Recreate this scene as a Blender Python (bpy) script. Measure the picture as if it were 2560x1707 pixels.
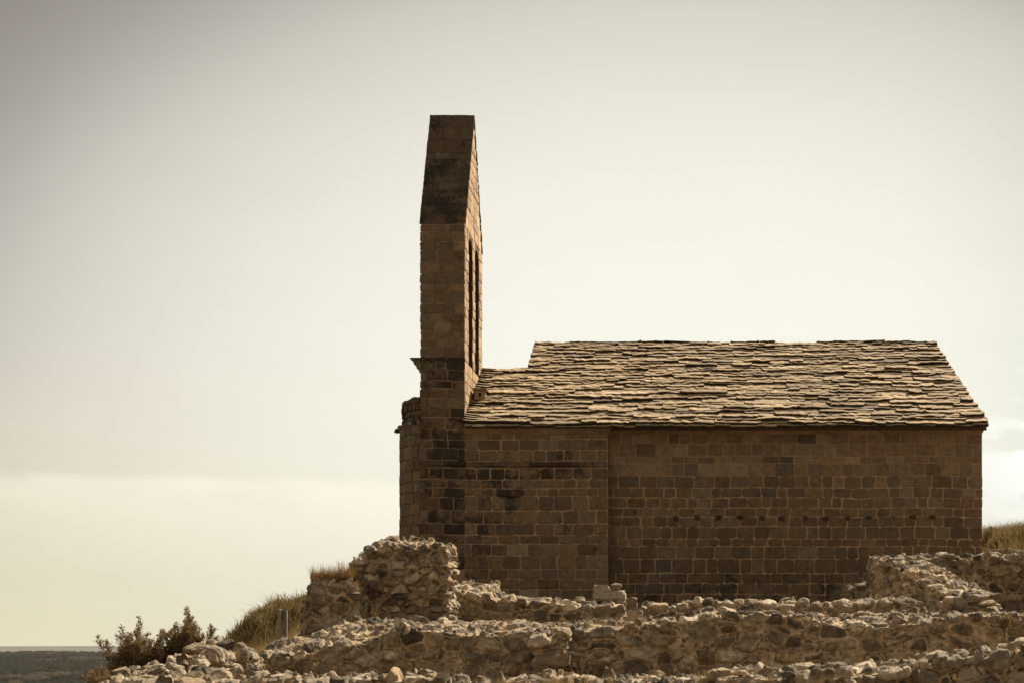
import bpy, bmesh, math, random
import numpy as np
from mathutils import Vector
from mathutils.geometry import tessellate_polygon
R = math.radians
for o in list(bpy.data.objects): bpy.data.objects.remove(o)
scene = bpy.context.scene
COL = scene.collection

# ------------------------------------------------------------------ camera, sky, sun
F = 3610.0; CX = 1754.0; HY = 1615.0; W, H = 2560.0, 1707.0
cam = bpy.data.cameras.new('camera'); camo = bpy.data.objects.new('camera', cam); COL.objects.link(camo)
camo.location = (0, 0, 0); camo.rotation_euler = (R(90), 0, 0)
cam.sensor_width = 36.0; cam.lens = F/W*36.0
cam.shift_x = -(CX-W/2)/W; cam.shift_y = (HY-H/2)/W
cam.clip_start = 0.1; cam.clip_end = 200000
scene.camera = camo

SUN_EL, SUN_AZ = R(46), R(38)      # azimuth measured from +Y towards +X
world = bpy.data.worlds.new('World'); scene.world = world; world.use_nodes = True
nt = world.node_tree; nt.nodes.clear()
def N(t, nt=nt, **kw):
    n = nt.nodes.new(t)
    for k, v in kw.items(): setattr(n, k, v)
    return n
L = nt.links.new
out = N('ShaderNodeOutputWorld'); bg = N('ShaderNodeBackground'); L(bg.outputs[0], out.inputs[0])
sky = N('ShaderNodeTexSky', sky_type='NISHITA'); sky.sun_disc = False
sky.sun_elevation = SUN_EL; sky.sun_rotation = SUN_AZ; sky.dust_density = 4.0; sky.air_density = 1.0; sky.altitude = 400
bg.inputs['Strength'].default_value = 0.1
hs = N('ShaderNodeHueSaturation'); hs.inputs['Saturation'].default_value = 0.0
L(sky.outputs[0], hs.inputs['Color'])
tc = N('ShaderNodeTexCoord')
def wmix(a, b, f, blend='MIX'):
    m = N('ShaderNodeMix', data_type='RGBA', blend_type=blend)
    for s, v in ((6, a), (7, b)):
        if isinstance(v, tuple): m.inputs[s].default_value = (*v, 1)
        else: L(v, m.inputs[s])
    if isinstance(f, (int, float)): m.inputs[0].default_value = f
    else: L(f, m.inputs[0])
    return m.outputs[2]
def wmath(op, a, b=0.0, c=0.0, clamp=False):
    m = N('ShaderNodeMath', operation=op); m.use_clamp = clamp
    for s, v in enumerate((a, b, c)):
        if isinstance(v, (int, float)): m.inputs[s].default_value = v
        else: L(v, m.inputs[s])
    return m.outputs[0]
def wramp(src, stops, interp='LINEAR'):
    r = N('ShaderNodeValToRGB'); r.color_ramp.interpolation = interp
    e = r.color_ramp.elements
    while len(e) < len(stops): e.new(0.5)
    for i, (p, c) in enumerate(stops): e[i].position = p; e[i].color = (*c, 1)
    L(src, r.inputs[0]); return r.outputs[0]
# thin, milky, sepia-toned haze layer over the clear sky: brightest low in the south
HZ = 7.6
sepx = N('ShaderNodeSeparateXYZ'); L(tc.outputs['Generated'], sepx.inputs[0])
azi = wmath('ARCTAN2', sepx.outputs['X'], sepx.outputs['Y']); ele = wmath('ARCSINE', sepx.outputs['Z'])
da = wmath('ADD', azi, R(1.0)); de = wmath('MULTIPLY', wmath('SUBTRACT', ele, R(8.0)), 1.5)
ang = wmath('SQRT', wmath('ADD', wmath('MULTIPLY', da, da), wmath('MULTIPLY', de, de)))
angn = wmath('DIVIDE', ang, R(60), clamp=True)
glow = wramp(angn, [(0.0, (.72, .72, .665)), (.16, (.71, .705, .65)), (.26, (.665, .655, .605)), (.34, (.585, .565, .525)), (.42, (.47, .45, .42)),
                    (.49, (.255, .238, .22)), (.56, (.17, .155, .14)), (.66, (.24, .22, .20)), (1.0, (.26, .24, .215))], 'B_SPLINE')
# warmer, creamier near the left horizon
lowf = wmath('MULTIPLY', wmath('SUBTRACT', 1.0, wmath('MULTIPLY', sepx.outputs['Z'], 5.0), clamp=True),
             wmath('MULTIPLY_ADD', sepx.outputs['X'], -2.2, .12, clamp=True), clamp=True)
glow = wmix(glow, (.665, .63, .46), wmath('MULTIPLY', lowf, .85))
# cloud bank low on the left, and small cumulus low on the right
mp = N('ShaderNodeMapping'); L(tc.outputs['Generated'], mp.inputs[0]); mp.inputs['Scale'].default_value = (5, 1, 14)
cn = N('ShaderNodeTexNoise'); L(mp.outputs[0], cn.inputs['Vector']); cn.inputs['Scale'].default_value = 2.0; cn.inputs['Detail'].default_value = 7; cn.inputs['Roughness'].default_value = .58
cz = wmath('MULTIPLY_ADD', cn.outputs['Fac'], .045, -.0225)
edge = wmath('SUBTRACT', .1155, wmath('ADD', sepx.outputs['Z'], wmath('MULTIPLY', sepx.outputs['X'], -.0168)))
bank = wmath('MULTIPLY', wmath('MULTIPLY_ADD', wmath('ADD', edge, wmath('MULTIPLY', cz, .35)), 150.0, 0.3, clamp=True),
             wmath('SUBTRACT', 1.0, wmath('MULTIPLY', wmath('SUBTRACT', .118, sepx.outputs['Z']), 13.0), clamp=True))
bankx = wmath('MULTIPLY_ADD', sepx.outputs['X'], -9.0, -.2, clamp=True)
bank = wmath('MULTIPLY', bank, bankx, clamp=True)
tex = wmath('MULTIPLY_ADD', cn.outputs['Fac'], 1.3, -.1, clamp=True)
glow = wmix(glow, (.79, .775, .655), wmath('MULTIPLY', wmath('MULTIPLY', bank, tex), .85))
glow = wmix(glow, (1.06, 1.055, 1.05), wmath('MULTIPLY_ADD', cn.outputs['Fac'], 1.0, -.1, clamp=True), 'MULTIPLY')
mp2 = N('ShaderNodeMapping'); L(tc.outputs['Generated'], mp2.inputs[0]); mp2.inputs['Scale'].default_value = (9, 1, 26); mp2.inputs['Location'].default_value = (3.1, 0, 1.3)
cn2 = N('ShaderNodeTexNoise'); L(mp2.outputs[0], cn2.inputs['Vector']); cn2.inputs['Scale'].default_value = 1.6; cn2.inputs['Detail'].default_value = 8; cn2.inputs['Roughness'].default_value = .55
cum = wmath('MULTIPLY', wmath('MULTIPLY_ADD', cn2.outputs['Fac'], 11.0, -5.0, clamp=True),
            wmath('MULTIPLY', wmath('MULTIPLY_ADD', sepx.outputs['X'], 22.0, -3.7, clamp=True),
                  wmath('SUBTRACT', 1.0, wmath('MULTIPLY', wmath('ABSOLUTE', wmath('SUBTRACT', sepx.outputs['Z'], .135)), 14.0), clamp=True)))
glow = wmix(glow, (.93, .96, .94), wmath('MULTIPLY_ADD', sepx.outputs['X'], 12.0, -1.6, clamp=True), 'MULTIPLY')
glow = wmix(glow, (.84, .85, .86), wmath('MULTIPLY', cum, .95))
# below the horizon
glow = wmix(glow, (.34, .30, .24), wmath('MULTIPLY', sepx.outputs['Z'], -30.0, clamp=True))
glow = wmix(glow, (1.0, .985, .935), 1.0, 'MULTIPLY')
glow10 = N('ShaderNodeVectorMath', operation='SCALE'); L(glow, glow10.inputs[0]); glow10.inputs['Scale'].default_value = 7.8
L(wmix(hs.outputs[0], glow10.outputs[0], .93), bg.inputs['Color'])

sl = bpy.data.lights.new('sun', 'SUN'); sl.energy = 5.0; sl.angle = R(0.55); sl.color = (1.0, .90, .76)
so = bpy.data.objects.new('sun', sl); COL.objects.link(so)
sd = Vector((math.cos(SUN_EL)*math.sin(SUN_AZ), math.cos(SUN_EL)*math.cos(SUN_AZ), math.sin(SUN_EL)))
so.rotation_euler = sd.to_track_quat('Z', 'Y').to_euler(); so.location = sd*60
scene.view_settings.view_transform = 'Standard'; scene.view_settings.look = 'None'
scene.view_settings.exposure = 0.72; scene.view_settings.gamma = 1.0
scene.render.engine = 'CYCLES'

# ------------------------------------------------------------------ helpers
def Xp(px, d): return (px-CX)/F*d
def Zp(py, d): return (HY-py)/F*d

def hash3(i, j, k, seed):
    n = (i.astype(np.int64)*374761393 + j.astype(np.int64)*668265263 + k.astype(np.int64)*2147483647 + int(seed)*974634777) & 0x7fffffff
    n = (n ^ (n >> 13)) * 1274126177 & 0x7fffffff
    n = (n ^ (n >> 16)) * 668265263 & 0x7fffffff
    return ((n ^ (n >> 15)) & 0xffffff) / float(0xffffff)

def vnoise(p, seed=0):
    i = np.floor(p).astype(np.int64); f = p - i; f = f*f*(3-2*f)
    r = 0
    for dx in (0, 1):
        for dy in (0, 1):
            for dz in (0, 1):
                w = (f[:, 0] if dx else 1-f[:, 0])*(f[:, 1] if dy else 1-f[:, 1])*(f[:, 2] if dz else 1-f[:, 2])
                r = r + w*hash3(i[:, 0]+dx, i[:, 1]+dy, i[:, 2]+dz, seed)
    return r*2-1

def fbm(p, oct=4, seed=0, gain=.5):
    a, r, t = 1.0, 0, 0
    for o in range(oct):
        r = r + a*vnoise(p*(2.03**o)+o*17.3, seed+o); t += a; a *= gain
    return r/t

def voronoi(p, seed):
    """F1, F2, cell id hash (3 random numbers), vector to centre, for points p already scaled"""
    base = np.floor(p).astype(np.int64); n = len(p)
    f1 = np.full(n, 9.0); f2 = np.full(n, 9.0); cid = np.zeros((n, 3), np.int64); cv = np.zeros((n, 3))
    for dx in (-1, 0, 1):
        for dy in (-1, 0, 1):
            for dz in (-1, 0, 1):
                c = base + np.array([dx, dy, dz])
                q = np.stack([hash3(c[:, 0], c[:, 1], c[:, 2], seed+s) for s in (1, 2, 3)], 1)
                v = c + .12 + .76*q - p
                wt = .70 + .60*hash3(c[:, 0], c[:, 1], c[:, 2], seed+9)
                d = np.sqrt((v**2).sum(1))*wt
                m = d < f1
                f2 = np.where(m, f1, np.minimum(f2, d))
                f1 = np.where(m, d, f1); cid[m] = c[m]; cv[m] = v[m]
    rnd = [hash3(cid[:, 0], cid[:, 1], cid[:, 2], seed+s) for s in (21, 22, 23, 24, 25, 26)]
    return f1, f2, rnd, cv

def tag(o, label=None, cat=None, group=None, kind=None):
    if label: o['label'] = label
    if cat: o['category'] = cat
    if group: o['group'] = group
    if kind: o['kind'] = kind
    return o

def empty(name, loc, label, cat, group=None):
    o = bpy.data.objects.new(name, None); COL.objects.link(o); o.location = loc; o.empty_display_size = .3
    return tag(o, label, cat, group)

class MB:
    def __init__(s): s.v = []; s.f = []; s.c = []; s.n = 0
    def add(s, verts, faces, col=(1, 1, 1, 0)):
        verts = np.asarray(verts, float).reshape(-1, 3)
        col = np.asarray(col, float)
        if col.ndim == 1: col = np.tile(col, (len(verts), 1))
        s.v.append(verts); s.c.append(col)
        if isinstance(faces, np.ndarray): s.f.append(faces + s.n)
        else: s.f.append([tuple(i+s.n for i in f) for f in faces])
        s.n += len(verts)
    def box(s, lo, hi, col=(1, 1, 1, 0)):
        x0, y0, z0 = lo; x1, y1, z1 = hi
        s.add([(x0,y0,z0),(x1,y0,z0),(x1,y1,z0),(x0,y1,z0),(x0,y0,z1),(x1,y0,z1),(x1,y1,z1),(x0,y1,z1)],
              [(0,3,2,1),(4,5,6,7),(0,1,5,4),(1,2,6,5),(2,3,7,6),(3,0,4,7)], col)
    def tube(s, pts, radii, n=5, col=(1, 1, 1, 0)):
        pts = [Vector(p) for p in pts]; vs = []; fs = []
        for i, p in enumerate(pts):
            d = (pts[min(i+1, len(pts)-1)] - pts[max(i-1, 0)]).normalized()
            a = d.cross(Vector((.3, .9, .2))).normalized(); b = d.cross(a)
            for k in range(n):
                t = 2*math.pi*k/n; vs.append(p + (a*math.cos(t)+b*math.sin(t))*radii[i])
        for i in range(len(pts)-1):
            for k in range(n):
                fs.append((i*n+k, i*n+(k+1) % n, (i+1)*n+(k+1) % n, (i+1)*n+k))
        fs.append(tuple(range(n))[::-1]); fs.append(tuple((len(pts)-1)*n+k for k in range(n)))
        s.add(vs, fs, col)
    def build(s, name, mat, parent=None, smooth=False, origin=None):
        V = np.concatenate(s.v); C = np.concatenate(s.c)
        org = np.array(parent_world(parent)) if parent is not None else (np.array(origin) if origin is not None else np.zeros(3))
        V = V - org
        me = bpy.data.meshes.new(name)
        loops = []; starts = []; pos = 0
        for f in s.f:
            if isinstance(f, np.ndarray):
                k = f.shape[1]; loops.append(f.reshape(-1)); starts.append(pos+np.arange(len(f))*k); pos += f.size
            else:
                ln = np.array([len(x) for x in f]); fl = np.fromiter((i for x in f for i in x), dtype=np.int64, count=int(ln.sum()))
                loops.append(fl); starts.append(pos+np.concatenate([[0], np.cumsum(ln)[:-1]])); pos += len(fl)
        loops = np.concatenate(loops).astype(np.int32); starts = np.concatenate(starts).astype(np.int32)
        me.vertices.add(len(V)); me.vertices.foreach_set('co', V.reshape(-1).astype(np.float32))
        me.loops.add(len(loops)); me.loops.foreach_set('vertex_index', loops)
        me.polygons.add(len(starts)); me.polygons.foreach_set('loop_start', starts)
        me.update(calc_edges=True); me.validate()
        a = me.color_attributes.new('col', 'FLOAT_COLOR', 'POINT')
        if C.shape[1] == 3: C = np.concatenate([C, np.zeros((len(C), 1))], 1)
        a.data.foreach_set('color', C.reshape(-1).astype(np.float32))
        if smooth: me.shade_smooth()
        else: me.shade_flat()
        if smooth == 2: me.set_sharp_from_angle(angle=R(38))
        me.materials.append(mat)
        o = bpy.data.objects.new(name, me); COL.objects.link(o)
        if parent is not None: o.parent = parent
        elif origin is not None: o.location = origin
        return o
def parent_world(p):
    v = Vector((0, 0, 0))
    while p is not None: v += Vector(p.location); p = p.parent
    return v

# ------------------------------------------------------------------ materials
def mat_stone(name, lichen=(.030, .024, .017), speck=(.38, .34, .27), rough=.9, bump=.5, var=.35, lscale=1.6,
              spec_amt=.5, fine=60.0, grain=8.0, base=None, lbias=0.0, bdist=.02):
    m = bpy.data.materials.new(name); m.use_nodes = True; t = m.node_tree; t.nodes.clear()
    def n(ty, **kw):
        x = t.nodes.new(ty)
        for k, v in kw.items(): setattr(x, k, v)
        return x
    def ma(op, a, b=0.0, c=0.0, clamp=False):
        x = n('ShaderNodeMath', operation=op); x.use_clamp = clamp
        for s, v in enumerate((a, b, c)):
            if isinstance(v, (int, float)): x.inputs[s].default_value = v
            else: t.links.new(v, x.inputs[s])
        return x.outputs[0]
    def mx(a, b, f, blend='MIX'):
        x = n('ShaderNodeMix', data_type='RGBA', blend_type=blend)
        for s, v in ((6, a), (7, b)):
            if isinstance(v, tuple): x.inputs[s].default_value = (*v, 1)
            else: t.links.new(v, x.inputs[s])
        if isinstance(f, (int, float)): x.inputs[0].default_value = f
        else: t.links.new(f, x.inputs[0])
        return x.outputs[2]
    tc = n('ShaderNodeTexCoord')
    def noise(sc, det=6, ro=.55, off=0):
        x = n('ShaderNodeTexNoise'); x.inputs['Scale'].default_value = sc; x.inputs['Detail'].default_value = det
        x.inputs['Roughness'].default_value = ro
        if off:
            mpn = n('ShaderNodeMapping'); mpn.inputs['Location'].default_value = (off, off*.7, off*1.3)
            t.links.new(tc.outputs['Object'], mpn.inputs[0]); t.links.new(mpn.outputs[0], x.inputs['Vector'])
        else: t.links.new(tc.outputs['Object'], x.inputs['Vector'])
        return x.outputs['Fac']
    o = n('ShaderNodeOutputMaterial'); p = n('ShaderNodeBsdfPrincipled'); t.links.new(p.outputs[0], o.inputs[0])
    at = n('ShaderNodeAttribute', attribute_name='col')
    n1 = noise(grain, 8, .65); n2 = noise(fine, 4, .6, 5)
    v = ma('ADD', ma('MULTIPLY_ADD', n1, 2.4*var, 1-1.2*var), ma('MULTIPLY_ADD', n2, 1.2*var, -.6*var))
    vv = n('ShaderNodeCombineColor'); [t.links.new(v, vv.inputs[i]) for i in range(3)]
    c = mx(at.outputs['Color'], vv.outputs[0], 1.0, 'MULTIPLY')
    l1 = noise(lscale, 10, .68, 11)
    l2 = noise(lscale*9, 5, .6, 3)
    lf = ma('ADD', ma('MULTIPLY', l1, .75), ma('MULTIPLY', l2, .25))
    lm = ma('MULTIPLY_ADD', ma('ADD', lf, ma('MULTIPLY_ADD', at.outputs['Alpha'], .34, -.62+lbias)), 12.0, 0.0, clamp=True)
    c = mx(c, lichen, ma('MULTIPLY', lm, .86))
    s1 = noise(34, 3, .6, 21); s0 = noise(2.3, 5, .6, 31)
    sm = ma('MULTIPLY', ma('MULTIPLY_ADD', ma('ADD', s1, ma('MULTIPLY', s0, .35)), 16.0, -13.3, clamp=True), spec_amt)
    c = mx(c, speck, sm)
    t.links.new(c, p.inputs['Base Color'])
    p.inputs['Roughness'].default_value = rough
    p.inputs['Specular IOR Level'].default_value = .25
    b = n('ShaderNodeBump'); b.inputs['Strength'].default_value = bump; b.inputs['Distance'].default_value = bdist
    hh = ma('ADD', ma('MULTIPLY', noise(22, 10, .75, 7), 1.0), ma('MULTIPLY', noise(110, 3, .6, 9), .35))
    t.links.new(hh, b.inputs['Height']); t.links.new(b.outputs[0], p.inputs['Normal'])
    return m

M_ash = mat_stone('dressed sandstone', bump=.9, var=.62, spec_amt=.55, grain=7, bdist=.03)
M_gable = mat_stone('gable sandstone', bump=.9, var=.62, lscale=1.3, spec_amt=.45, bdist=.03, lbias=.02)
M_mort = mat_stone('lime mortar', bump=.6, var=.55, spec_amt=0.0, lbias=-.06)
M_roof = mat_stone('roof slabs', bump=1.0, var=.75, lscale=3.0, spec_amt=.35, speck=(.5, .42, .3), lichen=(.075, .05, .028), lbias=-.01)
M_rub = mat_stone('rubble limestone', bump=1.0, var=.85, lscale=2.6, spec_amt=.30, speck=(.6, .54, .44), lichen=(.04, .031, .022), grain=17, fine=70, lbias=.02, bdist=.05)
M_wood = mat_stone('weathered wood', bump=.4, var=.4, spec_amt=.1)
def mat_leaf(name, trans=.25, rough=.75):
    m = bpy.data.materials.new(name); m.use_nodes = True; t = m.node_tree; t.nodes.clear()
    o = t.nodes.new('ShaderNodeOutputMaterial'); d = t.nodes.new('ShaderNodeBsdfDiffuse'); tr = t.nodes.new('ShaderNodeBsdfTranslucent')
    mxs = t.nodes.new('ShaderNodeMixShader'); mxs.inputs[0].default_value = trans
    at = t.nodes.new('ShaderNodeAttribute'); at.attribute_name = 'col'
    no = t.nodes.new('ShaderNodeTexNoise'); no.inputs['Scale'].default_value = 5; tcn = t.nodes.new('ShaderNodeTexCoord')
    t.links.new(tcn.outputs['Object'], no.inputs['Vector'])
    mp_ = t.nodes.new('ShaderNodeMapRange'); mp_.inputs['To Min'].default_value = .55; mp_.inputs['To Max'].default_value = 1.45
    t.links.new(no.outputs['Fac'], mp_.inputs['Value'])
    mm = t.nodes.new('ShaderNodeVectorMath'); mm.operation = 'SCALE'
    t.links.new(at.outputs['Color'], mm.inputs[0]); t.links.new(mp_.outputs[0], mm.inputs['Scale'])
    t.links.new(mm.outputs[0], d.inputs[0]); t.links.new(mm.outputs[0], tr.inputs[0])
    t.links.new(d.outputs[0], mxs.inputs[1]); t.links.new(tr.outputs[0], mxs.inputs[2]); t.links.new(mxs.outputs[0], o.inputs[0])
    return m
M_grass = mat_leaf('dry grass', .3); M_leaf = mat_leaf('shrub leaves', .25)

rng = np.random.default_rng(7); random.seed(7)

# ------------------------------------------------------------------ ground: one sheet to the horizon
def smooth(a, b, x): t = np.clip((x-a)/(b-a), 0, 1); return t*t*(3-2*t)
def ground_z(x, y):
    x = np.asarray(x, float); y = np.asarray(y, float)
    base = np.interp(y, [-40, 8, 12, 17.5, 19.5, 25, 28, 37, 60], [-2.6, -1.5, -1.1, -.75, -.45, .12, .35, .9, 1.2])
    base = base + (smooth(7.3, 8.8, x)*smooth(36, 43.5, y))*2.4
    # western slope of the hill
    lim = np.interp(y, [0, 14, 20, 27, 34, 60], [-7.5, -7.2, -7.0, -7.1, -8.4, -9.0])
    drop = np.maximum(0, lim-x)
    base = base - .62*drop*smooth(0, 1.5, drop) + .66*smooth(23.0, 25.2, y)*(1-smooth(-6.7, -5.3, x))*(1-smooth(31, 40, y))
    r = np.hypot(x, y-35)
    fall = smooth(42, 900, r)
    p = np.stack([x*.12, y*.12, x*0], -1).reshape(-1, 3)
    nz = fbm(p, 4, 3).reshape(x.shape)*.25 + fbm(p*9, 4, 5).reshape(x.shape)*.10*np.clip(1-r/90, 0, 1)
    far = -150 + fbm(p*.012, 4, 9).reshape(x.shape)*10
    return np.maximum(base, -160+0*base)*(1-fall) + far*fall + nz*(1-fall) - .15
def gaxis(n, s, k):
    t = np.linspace(-1, 1, n); return np.sinh(t*k)/np.sinh(k)*s
gx = gaxis(421, 90000, 9.0); gy = gaxis(421, 90000, 9.0)+26
GX, GY = np.meshgrid(gx, gy)
GZ = ground_z(GX, GY)
nx = len(gx); idx = np.arange(nx*nx).reshape(nx, nx)
fc = np.stack([idx[:-1, :-1], idx[:-1, 1:], idx[1:, 1:], idx[1:, :-1]], -1).reshape(-1, 4)
mb = MB(); mb.add(np.stack([GX, GY, GZ], -1).reshape(-1, 3), fc, (1, 1, 1, 0))
m = bpy.data.materials.new('ground'); m.use_nodes = True; t = m.node_tree; p = t.nodes['Principled BSDF']; p.inputs['Roughness'].default_value = 1
p.inputs['Specular IOR Level'].default_value = .0
tcn = t.nodes.new('ShaderNodeTexCoord')
def tn(sc, det, off=(0, 0, 0), scl=(1, 1, 1)):
    mpn = t.nodes.new('ShaderNodeMapping'); mpn.inputs['Scale'].default_value = scl; mpn.inputs['Location'].default_value = off
    x = t.nodes.new('ShaderNodeTexNoise'); x.inputs['Scale'].default_value = sc; x.inputs['Detail'].default_value = det; x.inputs['Roughness'].default_value = .6
    t.links.new(tcn.outputs['Object'], mpn.inputs[0]); t.links.new(mpn.outputs[0], x.inputs['Vector']); return x.outputs['Fac']
def rmp(src, stops):
    r = t.nodes.new('ShaderNodeValToRGB'); e = r.color_ramp.elements
    while len(e) < len(stops): e.new(.5)
    for i, (q, c) in enumerate(stops): e[i].position = q; e[i].color = (*c, 1)
    t.links.new(src, r.inputs[0]); return r.outputs[0]
near = rmp(tn(3.0, 9), [(.3, (.16, .11, .065)), (.5, (.26, .19, .12)), (.7, (.36, .28, .19))])
farc = rmp(tn(.014, 12, (3, 1, 0), (1, .05, 1)), [(.36, (.012, .013, .012)), (.48, (.020, .020, .018)), (.56, (.034, .032, .026)), (.66, (.062, .055, .042))])
sepg = t.nodes.new('ShaderNodeSeparateXYZ'); t.links.new(tcn.outputs['Object'], sepg.inputs[0])
mr = t.nodes.new('ShaderNodeMapRange'); mr.inputs['From Min'].default_value = -12; mr.inputs['From Max'].default_value = -50
t.links.new(sepg.outputs['Z'], mr.inputs['Value'])
mxn = t.nodes.new('ShaderNodeMix'); mxn.data_type = 'RGBA'
t.links.new(mr.outputs[0], mxn.inputs[0]); t.links.new(near, mxn.inputs[6]); t.links.new(farc, mxn.inputs[7]); t.links.new(mxn.outputs[2], p.inputs['Base Color'])
bp = t.nodes.new('ShaderNodeBump'); bp.inputs['Distance'].default_value = .05; t.links.new(tn(14, 8), bp.inputs['Height']); t.links.new(bp.outputs[0], p.inputs['Normal'])
M_ground = m
g = mb.build('ground', m, None, smooth=True); g['kind'] = 'structure'

# distant low hills on the plain's far edge
mb = MB()
xs = np.linspace(-30000, 12000, 300); rows = []
for j, (yy, hh) in enumerate(((31000, 0), (33500, .75), (36000, 1), (40000, 0))):
    z = -160 + hh*(135 + 45*fbm(np.stack([xs/9000, xs*0+3, xs*0], 1), 4, 4) + np.clip((-xs-3000)/9000, 0, 1)*30)
    rows.append(np.stack([xs, xs*0+yy, z], 1))
V = np.concatenate(rows); n_ = len(xs)
fc = [(j*n_+i, j*n_+i+1, (j+1)*n_+i+1, (j+1)*n_+i) for j in range(3) for i in range(n_-1)]
mb.add(V, fc)
m = bpy.data.materials.new('hills'); m.use_nodes = True; t = m.node_tree; p = t.nodes['Principled BSDF']; p.inputs['Roughness'].default_value = 1
p.inputs['Specular IOR Level'].default_value = .0
tcn = t.nodes.new('ShaderNodeTexCoord')
t.links.new(rmp(tn(.0009, 8), [(.35, (.055, .05, .045)), (.65, (.10, .088, .07))]), p.inputs['Base Color'])
g = mb.build('hills', m, None, smooth=True); g['kind'] = 'structure'

# far wooded country below the hill: one mass of crowns
pxs = np.arange(-1500, 1500, 3.0); ds_ = np.geomspace(1100, 6200, 230)
PX, DD = np.meshgrid(pxs, ds_); XX = (PX-CX)/F*DD
q = np.stack([XX, DD, XX*0], -1).reshape(-1, 3)
zl = np.interp(DD.ravel(), [1100, 1500, 6000, 6200], [-75, -46, -25, -60]) + 6*fbm(q/900, 3, 81)
gr = fbm(q/np.array([160, 420, 1]), 4, 82); tr = np.clip(fbm(q/np.array([17, 40, 1]), 3, 83)*1.6+.35+gr*1.2, 0, 1.3)
zl = zl + tr*6.5
cl_ = np.where((gr[:, None] < -.22), np.array([[.046, .038, .028]]), np.array([[.020, .019, .015]]))*(.75+.5*np.clip(tr, 0, 1))[:, None]
idx = np.arange(len(q)).reshape(PX.shape)
fc = np.stack([idx[:-1, :-1], idx[:-1, 1:], idx[1:, 1:], idx[1:, :-1]], -1).reshape(-1, 4)
mb = MB(); mb.add(np.stack([q[:, 0], q[:, 1], zl], 1), fc, np.concatenate([cl_, np.zeros((len(q), 1))], 1))
m = bpy.data.materials.new('woodland'); m.use_nodes = True; t = m.node_tree; p = t.nodes['Principled BSDF']; p.inputs['Roughness'].default_value = 1
p.inputs['Specular IOR Level'].default_value = 0; at_ = t.nodes.new('ShaderNodeAttribute'); at_.attribute_name = 'col'; t.links.new(at_.outputs['Color'], p.inputs['Base Color'])
wd_ = mb.build('woodland', m, None, smooth=False); tag(wd_, 'dark wooded plain stretching away below the hill at the far left', 'woodland', kind='stuff')

# ------------------------------------------------------------------ ashlar
def frame(o, U, V_, Nn):
    o, U, V_, Nn = map(lambda a: np.array(a, float), (o, U, V_, Nn))
    def f(q):
        w = .02*vnoise(np.stack([q[:, 0]*.7, np.floor(q[:, 1]*3)*0+q[:, 1]*.25, q[:, 0]*0], 1), 77) + .006*vnoise(np.stack([q[:, 0]*4, q[:, 1]*4, q[:, 0]*0], 1), 78)
        return o + q[:, :1]*U + (q[:, 1:2]+w[:, None])*V_ + q[:, 2:3]*Nn
    return f
def block(mb, u0, u1, v0, v1, mapf, col, gap=.014, rad=.03, proud=.016, wob=.006, rg=None):
    rg = rg or rng
    u0 += gap*rg.uniform(.15, 1.7); u1 -= gap*rg.uniform(.15, 1.7); v0 += gap*rg.uniform(.3, 1.2); v1 -= gap*rg.uniform(.3, 1.2)
    if u1-u0 < .05 or v1-v0 < .04: return
    pts = []
    w, h = u1-u0, v1-v0
    for cxn, cyn, a0 in ((u1, v0, -90), (u1, v1, 0), (u0, v1, 90), (u0, v0, 180)):
        r = min(rad*rg.uniform(.3, 1.7), w*.42, h*.42)
        ccx = cxn - r if cxn == u1 else cxn + r; ccy = cyn - r if cyn == v1 else cyn + r
        for a in (0, 30, 60, 90): 
            th = math.radians(a0+a); pts.append([ccx+r*math.cos(th), ccy+r*math.sin(th)])
        # mid-edge points up to next corner
        nxt = {-90: ((u1, v0), (u1, v1)), 0: ((u1, v1), (u0, v1)), 90: ((u0, v1), (u0, v0)), 180: ((u0, v0), (u1, v0))}[a0]
        for f in (.33, .67):
            pts.append([nxt[0][0]*(1-f)+nxt[1][0]*f, nxt[0][1]*(1-f)+nxt[1][1]*f])
    P = np.array(pts); P += rg.normal(0, wob, P.shape)
    c = np.array([(u0+u1)/2, (v0+v1)/2]); n = len(P)
    pr = proud*rg.uniform(.3, 1.6); tl = rg.normal(0, .004, 2)
    def ring(k, z): 
        q = c + (P-c)*np.array([1-k/max(w, .1), 1-k/max(h, .1)])
        zz = z + ((q-c)*tl).sum(1) if z > 0 else np.full(n, z)
        return np.concatenate([q, zz[:, None]], 1)
    V_ = np.concatenate([ring(0, -.02), ring(.006, pr*.55), ring(.035, pr), [[c[0], c[1], pr*1.15]]])
    fs = []
    for r_ in range(2):
        for i in range(n): fs.append((r_*n+i, r_*n+(i+1) % n, (r_+1)*n+(i+1) % n, (r_+1)*n+i))
    for i in range(n): fs.append((2*n+i, 2*n+(i+1) % n, 3*n))
    mb.add(mapf(V_), fs, col)

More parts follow.
